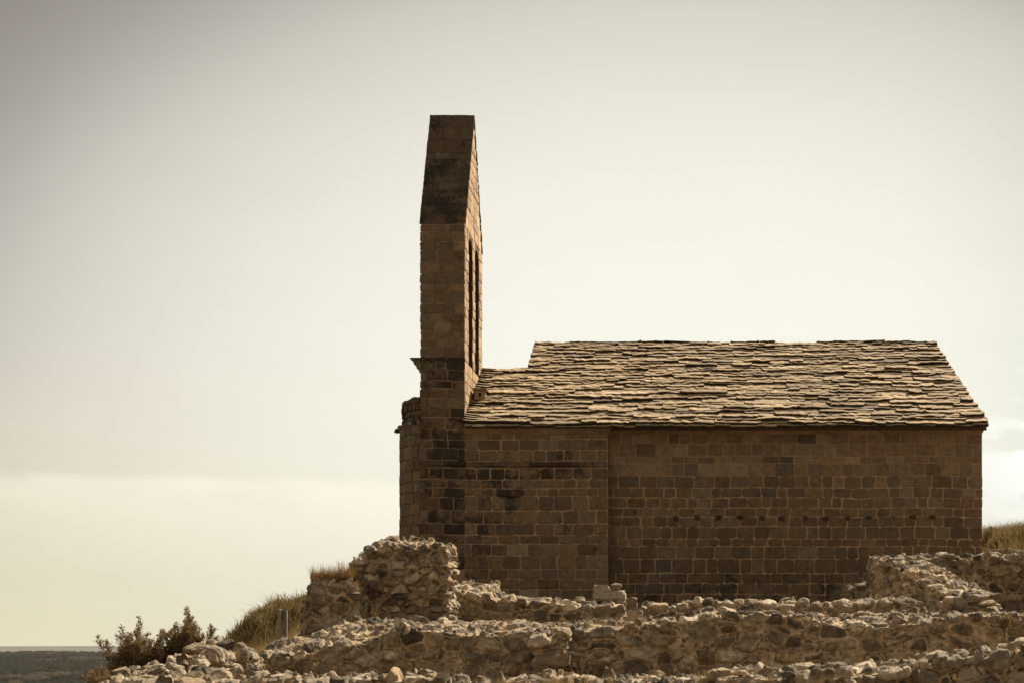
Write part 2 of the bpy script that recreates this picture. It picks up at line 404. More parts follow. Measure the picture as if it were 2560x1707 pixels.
A_TONES = np.array([(.180, .135, .090), (.235, .175, .110), (.220, .148, .082), (.208, .142, .080), (.195, .136, .081), (.228, .152, .084), (.190, .130, .074), (.200, .143, .088)])
def tone(k=1.0, alpha=0.0, spread=.18, rg=None):
    rg = rg or rng
    k = k*1.04; c = A_TONES[rg.integers(len(A_TONES))]*k*rg.uniform(1-spread, 1+spread)
    return (*c, alpha)
def courses(mb, vs, u0, u1, mapf, wavg=.40, tonef=None, gap=.012, rad=.03, proud=.016, skip=None, urange=None, wob=.006):
    for r_ in range(len(vs)-1):
        v1, v0 = vs[r_], vs[r_+1]
        a, b = (u0, u1) if urange is None else urange((v0+v1)/2)
        u = a - rng.uniform(0, .25) ; h = abs(v1-v0)
        while u < b:
            w = wavg*rng.uniform(.68, 1.38)*(0.7+.3*h/.3)
            if u < a and u+w < a+.14: w = a+.15-u
            ua, ub = max(u, a), min(u+w, b)
            if b-ub < .16: ub = b
            if not (skip and skip(ua, ub, v0, v1)):
                tf = tonef(ua, ub, v0, v1, r_) if tonef else tone()
                block(mb, ua, ub, min(v0, v1), max(v0, v1), mapf, tf, gap, rad, proud, wob)
            u = ub if ub < b else b+1

# ------------------------------------------------------------------ the chapel
ZB = .55                                             # hidden base of the walls
chapel = empty('chapel', (0, 38, ZB), 'brown sandstone chapel with stone slab roof and tall narrow bell gable on its left end', 'chapel')
YL, YR = 38.0, 38.35
XW0, XW1 = Xp(1050, 38), Xp(1163, 38)
XN = Xp(1520, 38); XE = Xp(2455, YR)
EAVE_Y, EAVE_Z = 37.78, Zp(1070, 37.78)
RIDGE_Y = 43.0; RIDGE_Z = Zp(863, RIDGE_Y)
SL = (RIDGE_Z-EAVE_Z)/(RIDGE_Y-EAVE_Y)
def roofz(y): return EAVE_Z + SL*(y-EAVE_Y) if y < RIDGE_Y else RIDGE_Z - SL*(y-RIDGE_Y)
XR_W = -4.95
YBK = 48.2
XE_R = Xp(2330, RIDGE_Y)-.02; XE_B = XE_R - (XE-XE_R)
MC = (.36, .235, .135, -.1)

# --- nave body (mortar coloured core behind the dressed blocks)
mb = MB()
zt = roofz(YR)-.13
def prism(mb, poly, z0, z1, col):
    n = len(poly); z1 = z1 if hasattr(z1, '__len__') else [z1]*n
    V = [(x, y, z0) for x, y in poly]+[(x, y, z) for (x, y), z in zip(poly, z1)]
    fs = [(i, (i+1) % n, n+(i+1) % n, n+i) for i in range(n)] + [tuple(range(n))[::-1], tuple(range(n, 2*n))]
    mb.add(V, fs, col)
# right part: pentagonal section, skewed east wall
def nave(mb, x0, x1s, yf, col):
    ys = [yf, RIDGE_Y, YBK]
    zs = [roofz(y)-.16 for y in ys]
    Vl = [(x0, yf, ZB), (x0, YBK, ZB), (x0, YBK, zs[2]), (x0, RIDGE_Y, zs[1]), (x0, yf, zs[0])]
    Vr = [(x1s[0], yf, ZB), (x1s[2], YBK, ZB), (x1s[2], YBK, zs[2]), (x1s[1], RIDGE_Y, zs[1]), (x1s[0], yf, zs[0])]
    fs = [(0, 1, 2, 3, 4)[::-1], (5, 6, 7, 8, 9), (0, 5, 9, 4), (4, 9, 8, 3), (3, 8, 7, 2), (2, 7, 6, 1), (1, 6, 5, 0)]
    mb.add(Vl+Vr, fs, col)
nave(mb, XR_W+.02, (XE, XE_R, XE_B), YR, MC)
mb.build('wall_core', M_mort, chapel)
mb = MB()
# left lower part
zc = roofz(41.0)-.16
V = [(XW1-.3, YL, ZB), (XN, YL, ZB), (XN, YL, roofz(YL)-.16), (XW1-.3, YL, roofz(YL)-.16)]
yc = 41.2
V += [(XW1-.3, yc, ZB), (XN, yc, ZB), (XN, yc, roofz(yc)-.16), (XW1-.3, yc, roofz(yc)-.16)]
mb.add(V, [(0, 1, 2, 3), (1, 5, 6, 2), (5, 4, 7, 6), (4, 0, 3, 7), (3, 2, 6, 7), (0, 4, 5, 1)], MC)
mb.build('wall_core', M_mort, chapel)

pyR = [1085, 1109, 1141, 1158, 1189, 1219, 1244, 1269, 1291, 1316, 1346, 1365, 1396, 1432, 1457, 1484, 1508, 1540, 1560]
pyL = [1084, 1098, 1125, 1152, 1170, 1198, 1220, 1240, 1276, 1309, 1337, 1359, 1388, 1422, 1446, 1472, 1495, 1525, 1555]
zR = [Zp(a, YR) for a in pyR]; zL = [Zp(a, YL) for a in pyL]
def pxR(u): return CX+u*F/YR
def tR(ua, ub, v0, v1, r):
    px = pxR((ua+ub)/2)
    if r < 4:                                           # upper renewed courses: paler, cleaner
        k = rng.uniform(.84, 1.2) if r in (0, 2, 3) else rng.uniform(.92, 1.15)
        if rng.random() < .10: k *= .7
        if rng.random() < .06: k *= 1.6
        return tone(k, 0.0, .05)
    k = rng.uniform(.66, .86)
    if r >= 8: k *= .93
    if r >= 12: k *= .88
    if px > 2050 and r < 8: k *= 1.04
    a = .12 + (.18 if r >= 13 else 0)
    if rng.random() < .12: k *= 1.25
    return tone(k, a, .07)
mb = MB()
fR = frame((0, YR, 0), (1, 0, 0), (0, 0, 1), (0, -1, 0))
courses(mb, zR[:5], XN-.02, XE, fR, .41, tR, gap=.008, rad=.014, proud=.010, wob=.003)
courses(mb, zR[4:], XN-.02, XE, fR, .40, lambda a, b, c, d, r: tR(a, b, c, d, r+4), gap=.013, rad=.045, proud=.016, wob=.008)
# east end
ue = math.hypot(XE_R-XE, RIDGE_Y-YR)
dE = Vector((XE_R-XE, RIDGE_Y-YR, 0)).normalized(); nE = Vector((dE.y, -dE.x, 0))
fE = frame((XE, YR, 0), dE, (0, 0, 1), nE)
vE = list(zR); z = zR[0]
while z < RIDGE_Z-.6: z += .30; vE.insert(0, z)
def ur(v):
    lim = 0 if v < roofz(YR)-.3 else (v+.3-roofz(YR))/SL
    return (lim, 2*ue-lim)
courses(mb, vE, 0, 2*ue, fE, .42, lambda a, b, c, d, r: tone(rng.uniform(.7, 1.1), .1), urange=ur, rad=.03)
mb.build('nave_wall', M_ash, chapel)

mb = MB()
fL = frame((0, YL, 0), (1, 0, 0), (0, 0, 1), (0, -1, 0))
def tL(ua, ub, v0, v1, r):
    k = rng.uniform(.68, 1.0)
    if r == 0: k *= 1.18
    px = CX+(ua+ub)/2*F/YL
    a = .22 if 2 <= r <= 9 else .16
    if px < 1290: a += .12
    if r in (4,): a += .25
    if rng.random() < .15: k *= 1.2
    return tone(k, a, .08)
courses(mb, zL, XW1, XN, fL, .44, tL, gap=.013, rad=.045, proud=.018, skip=lambda a, b, c, d: False)
# return face of the projecting part
fS = frame((XN, YL, 0), (0, 1, 0), (0, 0, 1), (1, 0, 0))
for r_ in range(len(zL)-1): block(mb, 0, YR-YL, zL[r_+1], zL[r_], fS, tone(.8, .1), .006, .02, .004)
# proud, worn stones
for (a, b, c, d, pr) in ((1245, 1308, 1222, 1241, .09), (1268, 1300, 1228, 1244, .14)):
    block(mb, Xp(a, YL), Xp(b, YL), Zp(d, YL), Zp(c, YL), fL, tone(.75, .5), .005, .07, pr)
mb.build('west_bay_wall', M_ash, chapel)

# string course, worn away in places
def molding(mb, x0, x1, y, z0, z1, pr, col, n=None, wear=.01, seed=0):
    L_ = x1-x0; n = n or max(2, int(L_/.08)); prof = [(0, 0), (.45, .12), (.9, .3), (1, .6), (1, .85), (.0, 1)]
    xs = np.linspace(x0, x1, n); V = []
    for i, x in enumerate(xs):
        w = vnoise(np.array([[x*2.7, seed, 0]]), seed)[0]; w2 = vnoise(np.array([[x*9, seed, 2]]), seed)[0]
        k = max(.12, 1 - max(0, w)*1.1*(wear*40) - abs(w2)*wear*12)
        for (a, b) in prof: V.append((x, y-pr*a*k, z0+(z1-z0)*b+w2*wear*.5))
    m_ = len(prof); fs = [(i*m_+j, (i+1)*m_+j, (i+1)*m_+j+1, i*m_+j+1) for i in range(n-1) for j in range(m_-1)]
    fs += [tuple(range(m_))[::-1], tuple((n-1)*m_+j for j in range(m_))]
    mb.add(V, fs, col)
mb = MB()
molding(mb, XW0+.02, Xp(1165, 38), YL-.02, Zp(1166, YL), Zp(1151, YL), .075, tone(.62, .55), wear=.012, seed=3)
for a, b in ((1180, 1248), (1251, 1278), (1280, 1370), (1372, 1450), (1456, 1485)):
    molding(mb, Xp(a, YL), Xp(b, YL), YL-.01, Zp(1168, YL), Zp(1154+rng.uniform(-1, 1), YL), .085, tone(.75, .5), wear=.014, seed=a)
mb.build('string_course', M_ash, chapel)

# eaves cornice: chamfered blocks
mb = MB()
def cornice(x0, x1, y, z0, z1, pr, seglen, k):
    x = x0
    while x < x1-.05:
        w = seglen*rng.uniform(.6, 1.4); xb = min(x+w, x1)
        if x1-xb < .3: xb = x1
        c = tone(k*rng.uniform(.9, 1.15), 0, .05); g_ = .004
        p_ = pr*rng.uniform(.94, 1.05)
        prof = [(y, z0), (y-p_*.25, z0), (y-p_, z0+(z1-z0)*.62), (y-p_, z1), (y, z1)]
        ext = p_*.6 if xb == x1 else 0
        V = [(x+g_, a, b) for a, b in prof] + [(xb-g_+(ext if a < y-p_*.5 else 0), a, b) for a, b in prof]
        n = 5; mb.add(V, [(i, (i+1) % n, n+(i+1) % n, n+i) for i in range(n)][::1] + [(4, 3, 2, 1, 0), (5, 6, 7, 8, 9)], c)
        x = xb
cornice(Xp(1161, YL), Xp(1519, YL), YL, Zp(1084.5, YL), EAVE_Z+.05, .16, .75, 1.15)
mb.build('cornice', M_ash, chapel); mb = MB()
cornice(XN+.12, XE, YR, Zp(1085, YR), EAVE_Z+.15, .10, .62, 1.1)
mb.build('cornice', M_ash, chapel)

# row of dark putlog stones
for px_ in (1690, 1742, 1796, 1850, 1905, 1954, 2013, 2064, 2119, 2172, 2231, 2282, 2331):
    mb = MB(); w_ = rng.uniform(6.5, 9.5); h_ = rng.uniform(5.5, 7.5); yo = rng.uniform(-2, 2)
    block(mb, Xp(px_-w_, YR), Xp(px_+w_, YR), Zp(1295+h_+yo, YR), Zp(1295-h_+yo, YR), fR, (.065, .043, .026, .25), .004, .05, .035)
    mb.build('putlog_stone', M_ash, chapel)

# --- bell gable
GZ0, GZA = Zp(560, 38), Zp(290, 39.5); YG0, YG1, YGA = 37.97, 41.0, 39.5
wins = [(38.62, 39.30), (39.72, 40.40)]; WZ0, WZS = 7.55, 10.55
def arch(y0, y1, z0, zs, n=14):
    r = (y1-y0)/2; c = (y0+y1)/2
    return [(y0, z0), (y1, z0)] + [(c+r*math.cos(t), zs+r*1.25*math.sin(t)) for t in np.linspace(0, math.pi, n)]
outer = [(YG0+.012, ZB), (YG1, ZB), (YG1, GZ0), (YGA, GZA), (YG0+.012, GZ0)]
holes = [arch(a, b, WZ0+(0 if i else .0), WZS) for i, (a, b) in enumerate(wins)]
polys = [outer]+[h[::-1] for h in holes]
flat = [q for pl in polys for q in pl]
tri = tessellate_polygon([[Vector((a, b, 0)) for a, b in pl] for pl in polys])
nF = len(flat); V = [(XW0+.03, a, b) for a, b in flat]+[(XW1-.02, a, b) for a, b in flat]
fs = [tuple(x+nF for x in t_) for t_ in tri]+[tuple(t_)[::-1] for t_ in tri]
off = 0
for pl in polys:
    n = len(pl)
    for i in range(n): a, b = off+i, off+(i+1) % n; fs.append((a, b, b+nF, a+nF))
    off += n
ccol = np.tile(np.array((.32, .21, .12, .0)), (2*nF, 1)); hm = np.arange(nF) >= len(outer); ccol[np.concatenate([hm, hm])] = (.07, .047, .03, .3)  # window jambs coloured dark: their shade painted in, plus some lichen
mb = MB(); mb.add(V, fs, ccol)
bm_ = mb.build('gable_core', M_gable, chapel)
bmx = bmesh.new(); bmx.from_mesh(bm_.data); bmesh.ops.recalc_face_normals(bmx, faces=bmx.faces); bmx.to_mesh(bm_.data); bmx.free()
mb = MB()
pyT = [561, 579, 604, 626, 655, 686, 711, 731, 760, 785, 809, 829, 849, 869, 892, 926, 952, 972, 996, 1021, 1044, 1073, 1100, 1121, 1151, 1170, 1198, 1220, 1245, 1276, 1309, 1337, 1359, 1388, 1422]
zT = [Zp(a, 38) for a in pyT]
fT = frame((0, YG0+.010, 0), (1, 0, 0), (0, 0, 1), (0, -1, 0))
def tT(ua, ub, v0, v1, r):
    cxm = ((ua+ub)/2-XW0)/(XW1-XW0); a = .05+.35*max(0, cxm-.45) if r < 14 else .42+.15*(cxm > .5)
    if r > 14 and rng.random() < .3: a -= .25
    k = rng.uniform(.72, 1.0)*(1.0 if r < 14 else .85)
    if rng.random() < .12: k *= 1.25
    return tone(k, a, .07)
courses(mb, zT, XW0, XW1, fT, .44, tT, gap=.011, rad=.02, proud=.014)
# sloping front of the pediment
sv = Vector((0, YGA-YG0-.03, GZA-GZ0)); sl_ = sv.length; svn = sv.normalized(); nn = Vector((0, -svn.z, svn.y))
fP = frame((0, YG0+.008, GZ0+.004), (1, 0, 0), svn, nn)
vv_ = [sl_]; z = sl_
while z > .25: z -= rng.uniform(.20, .32) if z < sl_*.72 else rng.uniform(.4, .6); vv_.append(max(z, 0))
if vv_[-1] > .12: vv_.append(0)
vv_[-1] = 0
courses(mb, vv_, XW0-.02, XW1+.02, fP, .42, lambda a, b, c, d, r: tone(rng.uniform(.48, .62), .42 if r > 3 else .22, .05), gap=.004, rad=.008, proud=.008, wob=.003)
fPb = frame((0, YG1, GZ0), (1, 0, 0), Vector((0, -svn.y, svn.z)), Vector((0, svn.z, svn.y)))
courses(mb, vv_, XW0-.02, XW1+.02, fPb, .42, lambda a, b, c, d, r: tone(.7, .3, .05), gap=.005, rad=.02, proud=.012)
# east face and west face
fG = frame((XW1-.02, 0, 0), (0, 1, 0), (0, 0, 1), (1, 0, 0)); fGw = frame((XW0+.03, 0, 0), (0, 1, 0), (0, 0, 1), (-1, 0, 0))
vg = [GZA-.1]; z = GZA-.1
while z > ZB+.3:
    z -= rng.uniform(.22, .34); vg.append(z)
def urg(v):
    if v+.15 < GZ0: return (YG0+.05, YG1)
    s_ = (v+.15-GZ0)/(GZA-GZ0); return (YG0+.05+s_*(YGA-YG0-.03), YG1-s_*(YG1-YGA))
def clip_courses(fr, k):
    for r_ in range(len(vg)-1):
        v1, v0 = vg[r_], vg[r_+1]; a, b = urg((v0+v1)/2); segs = [(a, b)]
        if v1 > WZ0 and v0 < WZS+.46:
            cut = []
            for (wa, wb) in wins:
                if v1 <= WZS: q = (wa, wb)
                else:
                    r = (wb-wa)/2; c = (wa+wb)/2; hgt = max(0, min(v0, v1)-WZS)/(r*1.25)
                    if hgt >= 1: continue
                    hw = r*math.sqrt(1-hgt*hgt); q = (c-hw, c+hw)
                cut.append(q)
            segs = []; s0 = a
            for q in cut: segs.append((s0, q[0])); s0 = q[1]
            segs.append((s0, b))
        for (s0, s1) in segs:
            u = s0
            while u < s1-.04:
                w = rng.uniform(.25, .6); ub = min(u+w, s1)
                if s1-ub < .15: ub = s1
                block(mb, u, ub, v0, v1, fr, tone(k*rng.uniform(.8, 1.25), .02, .08), .008, .02, .016 if k > 1.5 else .004, .006 if k > 1.5 else .002); u = ub
clip_courses(fG, 2.35); clip_courses(fGw, 1.0)  # east face tones raised: sunlight painted into its block colours
gob = mb.build('bell_gable', M_gable, chapel)

# moulded corbel cornice on the west side, at the foot of the bell stage
mb = MB()
zc0, zc1 = Zp(931, 38), Zp(894, 38)
prof = [(0, 0), (.05, .02), (.055, .22), (.12, .28), (.14, .50), (.20, .56), (.21, .72), (.30, .90), (.31, 1.0), (0, 1.0)]
nP = len(prof); V = []
ysn = np.linspace(YG0-.02, YG1+.05, 12)
for y_ in ysn:
    j = rng.normal(0, .006)
    for (a, b) in prof: V.append((XW0+.03-a*(.93+j), y_+j, zc0+(zc1-zc0)*b))
fs = [(i*nP+j, i*nP+(j+1) % nP, (i+1)*nP+(j+1) % nP, (i+1)*nP+j) for i in range(11) for j in range(nP)]
fs += [tuple(range(nP)), tuple(11*nP+j for j in range(nP))[::-1]]
mb.add(V, fs, tone(.72, .35))
cor = mb.build('corbel_cornice', M_gable, gob)
mb = MB()
molding(mb, XW0, XW1, YG0+.02, Zp(905, 38), Zp(893, 38), .05, tone(.6, .5), wear=.008, seed=8)
mb.build('band', M_gable, gob)

# --- round stair turret behind
mb = MB()
TC = (-6.80, 40.2); r0, r1 = 1.56, 1.47
zt0, zt1 = Zp(1076, 40.2), Zp(1012, 40.2)
def cyl(mb, r, z0, z1, col, n=40):
    V = []
    for z_ in (z0, z1):
        for k in range(n): a = 2*math.pi*k/n; V.append((TC[0]+r*math.cos(a), TC[1]+r*math.sin(a), z_))
    mb.add(V, [(k, (k+1) % n, n+(k+1) % n, n+k) for k in range(n)]+[tuple(range(n, 2*n))], col)
cyl(mb, r0-.02, ZB, zt0, MC); cyl(mb, r1-.02, zt0, zt1-.05, (.14, .10, .06, .2))
tcore = mb.build('turret_core', M_mort, chapel)
mb = MB()
def fC(r): return lambda q: np.stack([TC[0]+(r+q[:, 2])*np.cos(q[:, 0]/r), TC[1]+(r+q[:, 2])*np.sin(q[:, 0]/r), q[:, 1]], 1)
v_ = [zt0-.02]; 
while v_[-1] > ZB+.3: v_.append(v_[-1]-rng.uniform(.26, .36))
courses(mb, v_, r0*R(165), r0*R(262), fC(r0), .30, lambda a, b, c, d, r: tone(rng.uniform(.8, 1.12), .05, .07), gap=.010, rad=.03)
v_ = [zt1]
while v_[-1] > zt0+.12: v_.append(max(v_[-1]-rng.uniform(.12, .2), zt0+.05))
v_[-1] = zt0+.05
courses(mb, v_, r1*R(165), r1*R(262), fC(r1), .22, lambda a, b, c, d, r: tone(rng.uniform(.55, .85), .3, .07), gap=.008, rad=.05, proud=.035, wob=.012)
tur = mb.build('stair_turret', M_ash, chapel)

# rock shapes
bmx = bmesh.new(); bmesh.ops.create_icosphere(bmx, subdivisions=3, radius=1.0)
ICO = np.array([v.co[:] for v in bmx.verts]); ICOF = np.array([[v.index for v in f.verts] for f in bmx.faces]); bmx.free()
bmx = bmesh.new(); bmesh.ops.create_icosphere(bmx, subdivisions=4, radius=1.0)
ICO4 = np.array([v.co[:] for v in bmx.verts]); ICOF4 = np.array([[v.index for v in f.verts] for f in bmx.faces]); bmx.free()
def rock_verts(size, rg, rotz=None, cut=(.30, .74), ncut=13, tilt=.25, hi=False, nz=.05):
    v = (ICO4 if hi else ICO).copy()
    for _ in range(ncut):
        d = rg.normal(size=3); d /= np.linalg.norm(d); off_ = rg.uniform(*cut)
        k = np.maximum(0, v@d - off_); v -= k[:, None]*d
    v += fbm(v*2.2+rg.uniform(0, 50, 3), 4, 5)[:, None]*v*nz*2.2
    v += (fbm(v*6+rg.uniform(0, 50, 3), 3, 8)[:, None])*v*nz*2.2
    v *= np.array(size)
    a = rg.uniform(0, 6.28) if rotz is None else rotz; ca, sa = math.cos(a), math.sin(a)
    tx, ty = rg.normal(0, tilt, 2)
    Rz = np.array([[ca, -sa, 0], [sa, ca, 0], [0, 0, 1]]); Rx = np.array([[1, 0, 0], [0, math.cos(tx), -math.sin(tx)], [0, math.sin(tx), math.cos(tx)]])
    Ry = np.array([[math.cos(ty), 0, math.sin(ty)], [0, 1, 0], [-math.sin(ty), 0, math.cos(ty)]])
    return v@(Rz@Rx@Ry).T
RT = np.array([(.37, .31, .23), (.46, .39, .285), (.58, .50, .38), (.37, .285, .185), (.27, .225, .17), (.43, .33, .215), (.16, .13, .095)])
RT = np.clip(RT*np.array([1.24, 1.17, 1.08]), 0, .78)
RW = np.array([.24, .22, .14, .14, .10, .10, .06])
def rtone(rg, k=1.0, a=None):
    c = RT[rg.choice(len(RT), p=RW)]*k*rg.uniform(.85, 1.15)
    return (*c, rg.uniform(-.05, .28) if a is None else a)
def add_rock(mb, c, size, rg, k=1.0, a=None, **kw):
    v = rock_verts(size, rg, **kw); mb.add(v+np.array(c), ICOF4 if kw.get('hi') else ICOF, rtone(rg, k, a))

# turret corbel: worn stone at the left tip of the turret's string course
mb = MB(); rg = np.random.default_rng(4)
for a_ in np.arange(172, 262, 7.5):
    th = R(a_); add_rock(mb, (TC[0]+(r0)*math.cos(th), TC[1]+(r0)*math.sin(th), zt0+.01), (.13, .10, .09), rg, .42, .25, rotz=th+1.57, tilt=.1)
add_rock(mb, (TC[0]-r0-.10, TC[1]-.1, zt0-.02), (.15, .12, .085), rg, .40, .3, rotz=0, tilt=.1)
mb.build('turret_corbel', M_ash, tur, smooth=True)
mb = MB()
for a_ in np.arange(170, 262, 5.5):
    th = R(a_); add_rock(mb, (TC[0]+(r1-.08)*math.cos(th), TC[1]+(r1-.08)*math.sin(th), zt1-.03+(a_-170)*.0006), (.11, .09, .07), rg, .45, .2, tilt=.2)
mb.build('turret_coping', M_ash, tur, smooth=True)

# --- roof of overlapping stone slabs
ssl = math.hypot(1, SL)                       # slope length per metre of depth
du = np.array([0, 1/ssl, SL/ssl]); dn = np.array([0, -SL/ssl, 1/ssl])
def slab(mb, u0, u1, s, depth, lift, thick, col, wob=.018, tilt=0.0, side='n', nseg=None):
    depth = min(depth, (S_LIM if S_LIM else S_TOT)-s+.03)
    ns = nseg or max(3, int((u1-u0)/.10)+1)
    us = np.linspace(u0, u1, ns); fr = np.cumsum(rng.normal(0, wob, ns)); fr -= np.linspace(fr[0], fr[-1], ns)*.7; fr = np.clip(fr, -.05, .05)
    fr[0] += rng.uniform(0, .03); fr[-1] += rng.uniform(0, .03)
    hl = lift + np.linspace(-tilt, tilt, ns) + rng.normal(0, .002, ns)
    th = thick*rng.uniform(.85, 1.15, ns)
    V = []
    for k in range(ns):
        sf = s+fr[k]
        for (ss, hh) in ((sf+.006, hl[k]), (sf, hl[k]+th[k]*.7), (sf+.008, hl[k]+th[k]), (s+depth*.5, hl[k]*.62+th[k]*1.0+.003), (s+depth, .0+th[k]*.5), (s+depth, -.02)):
            pt = np.array([us[k], EAVE_Y, EAVE_Z]) + du*ss + dn*hh
            if side == 's': pt[1] = 2*RIDGE_Y-pt[1]
            V.append(pt)
    cc = np.tile(np.array(col), (ns*6, 1)); dk = np.array([.07, .09, .85, 1, 1, .15]); cc[:, :3] *= np.tile(dk, ns)[:, None]; col = cc  # front lips and undersides near-black: shadow between slab rows painted into the colour
    q = 6; fs = []
    for k in range(ns-1):
        for j in range(q): 
            f_ = (k*q+j, (k+1)*q+j, (k+1)*q+(j+1) % q, k*q+(j+1) % q)
            fs.append(f_ if side == 'n' else f_[::-1])
    e0 = tuple(range(q)); e1 = tuple((ns-1)*q+j for j in range(q))[::-1]
    fs += [e0, e1] if side == 'n' else [e0[::-1], e1[::-1]]
    mb.add(V, fs, col)
RO = np.array([(.50, .36, .205), (.52, .38, .22), (.46, .33, .185), (.55, .405, .24), (.42, .30, .17), (.49, .355, .205)])
def rcol():
    c = RO[rng.integers(len(RO))]*rng.uniform(.68, 1.16)
    if rng.random() < .05: c = np.array((.24, .17, .11))
    return (*c, rng.uniform(-.1, .15))
S_LIM = None
S_TOT = (RIDGE_Y-EAVE_Y)*ssl
mb = MB()
for side in ('n', 's'):
    s = -.03; row = 0
    while s < S_TOT-.06:
        ex = rng.uniform(.115, .225)*(1-.15*row/30) if row else .08
        yy = EAVE_Y + s/ssl
        left = XW1+.02 if yy < 41.0 else (XR_W)
        fE_ = np.clip((yy-EAVE_Y)/(RIDGE_Y-EAVE_Y), 0, 1)
        right = (XE+.07)*(1-fE_)+(XE_R+.06)*fE_
        if side == 's': left = XR_W; right = XE_B+.2 + (XE_R-XE_B)*fE_
        u = left - rng.uniform(0, .3); ph = rng.uniform(0, 100)
        while u < right:
            w = rng.choice([rng.uniform(.28, .55), rng.uniform(.5, .95), rng.uniform(.85, 1.35)], p=[.33, .42, .25])
            a, b = max(u, left+rng.uniform(-.02, .01)), min(u+w, right+rng.uniform(-.02, .03))
            if right-b < .15: b = right+rng.uniform(-.02, .03); 
            wv = vnoise(np.array([[u*.45+ph, row*.31, 0]]), 2)[0]*.045 + vnoise(np.array([[u*.3, 7, 0]]), 2)[0]*.03
            S_LIM = (41.25-EAVE_Y)*ssl if (yy < 41.0 and b < XR_W and side == 'n') else None
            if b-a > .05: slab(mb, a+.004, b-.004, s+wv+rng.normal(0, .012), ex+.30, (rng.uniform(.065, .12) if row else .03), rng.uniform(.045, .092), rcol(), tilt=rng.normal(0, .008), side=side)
            u = u+w if b < right-.05 else right+1
        # strip between the gable and the higher roof
        s += ex; row += 1
S_LIM = None
# upper margin of the low west bay
for k, xx in enumerate(np.arange(XW1+.05, XR_W, .42)):
    yb = 41.02+(xx-XW1)/(XR_W-XW1)*.38; s_ = (yb-EAVE_Y)*ssl
    for j in range(3):
        sj = s_-.10-j*.18
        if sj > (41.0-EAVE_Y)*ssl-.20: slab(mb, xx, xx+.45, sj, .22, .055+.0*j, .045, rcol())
# flashing slabs stepping up along the gable
s = 0.05; 
while s < (41.0-EAVE_Y)*ssl:
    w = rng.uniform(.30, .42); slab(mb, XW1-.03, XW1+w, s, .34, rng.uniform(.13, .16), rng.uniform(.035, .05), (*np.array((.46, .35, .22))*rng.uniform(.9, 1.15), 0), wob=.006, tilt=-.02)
    s += rng.uniform(.135, .19)
# eave edge on the projecting cornice
roof = mb.build('roof', M_roof, chapel)
mb = MB()
for side_lo in (0,):
    y0, y1 = EAVE_Y+.02, RIDGE_Y
    V = []
    for (x0, x1, ya, yb) in ((XW1, XR_W-.004, YL-.02, 41.25), (XR_W, None, YL-.02, RIDGE_Y)):
        xa = x1 if x1 else XE+.05; xb = x1 if x1 else XE_R
        V = [(x0, ya, roofz(ya)-.05), (xa, ya, roofz(ya)-.05), (xb, yb, roofz(yb)-.03), (x0, yb, roofz(yb)-.03)]
        V += [(a, b, c-.10) for a, b, c in V]
        mb.add(V, [(0, 1, 2, 3), (7, 6, 5, 4), (0, 4, 5, 1), (1, 5, 6, 2), (2, 6, 7, 3), (3, 7, 4, 0)], (.10, .065, .04, .2))
    V = [(XR_W, RIDGE_Y, RIDGE_Z-.03), (XE_R, RIDGE_Y, RIDGE_Z-.03), (XE_B+.1, YBK+.3, roofz(YBK+.3)-.03), (XR_W, YBK+.3, roofz(YBK+.3)-.03)]
    V += [(a, b, c-.10) for a, b, c in V]
    mb.add(V, [(0, 1, 2, 3), (7, 6, 5, 4), (0, 4, 5, 1), (1, 5, 6, 2), (2, 6, 7, 3), (3, 7, 4, 0)], (.10, .065, .04, .2))
mb.build('roof_bed', M_roof, roof)
# ridge slabs: each laid with its left end riding over the last
mb = MB(); x = XR_W-.02
while x < XE_R-.1:
    w = rng.uniform(.75, 1.35); xb = min(x+w, XE_R+.04)
    if XE_R-xb < .4: xb = XE_R+.04
    zl, zr = RIDGE_Z+rng.uniform(.02, .06), RIDGE_Z-.01+rng.uniform(-.02, .02); th = rng.uniform(.03, .045)
    ns = 6; V = []
    for k in range(ns):
        f = k/(ns-1); xx = x+(xb-x+.06)*f; z_ = zl*(1-f)+zr*f+rng.normal(0, .004)
        V += [(xx, RIDGE_Y-.24, z_-.10), (xx, RIDGE_Y-.235, z_-.10+th), (xx, RIDGE_Y, z_+th), (xx, RIDGE_Y+.25, z_-.08), (xx, RIDGE_Y+.2, z_-.14)]
    q = 5; fs = [(k*q+j, (k+1)*q+j, (k+1)*q+(j+1) % q, k*q+(j+1) % q) for k in range(ns-1) for j in range(q)]
    fs += [tuple(range(q)), tuple((ns-1)*q+j for j in range(q))[::-1]]
    mb.add(V, fs, (.15, .105, .065, .3)); x = xb
mb.build('ridge_slabs', M_roof, roof)

# little box-shaped vent in the angle of roof and gable
def on_roof(px, py):      # depth where pixel ray meets the roof
    k = (HY-py)/F; return (EAVE_Z-SL*EAVE_Y)/(k-SL)
yv = on_roof(1200, 1006)-.22
x0, x1 = Xp(1186, yv), Xp(1213, yv); z0, z1 = Zp(1003, yv), Zp(975, yv)
mb = MB()
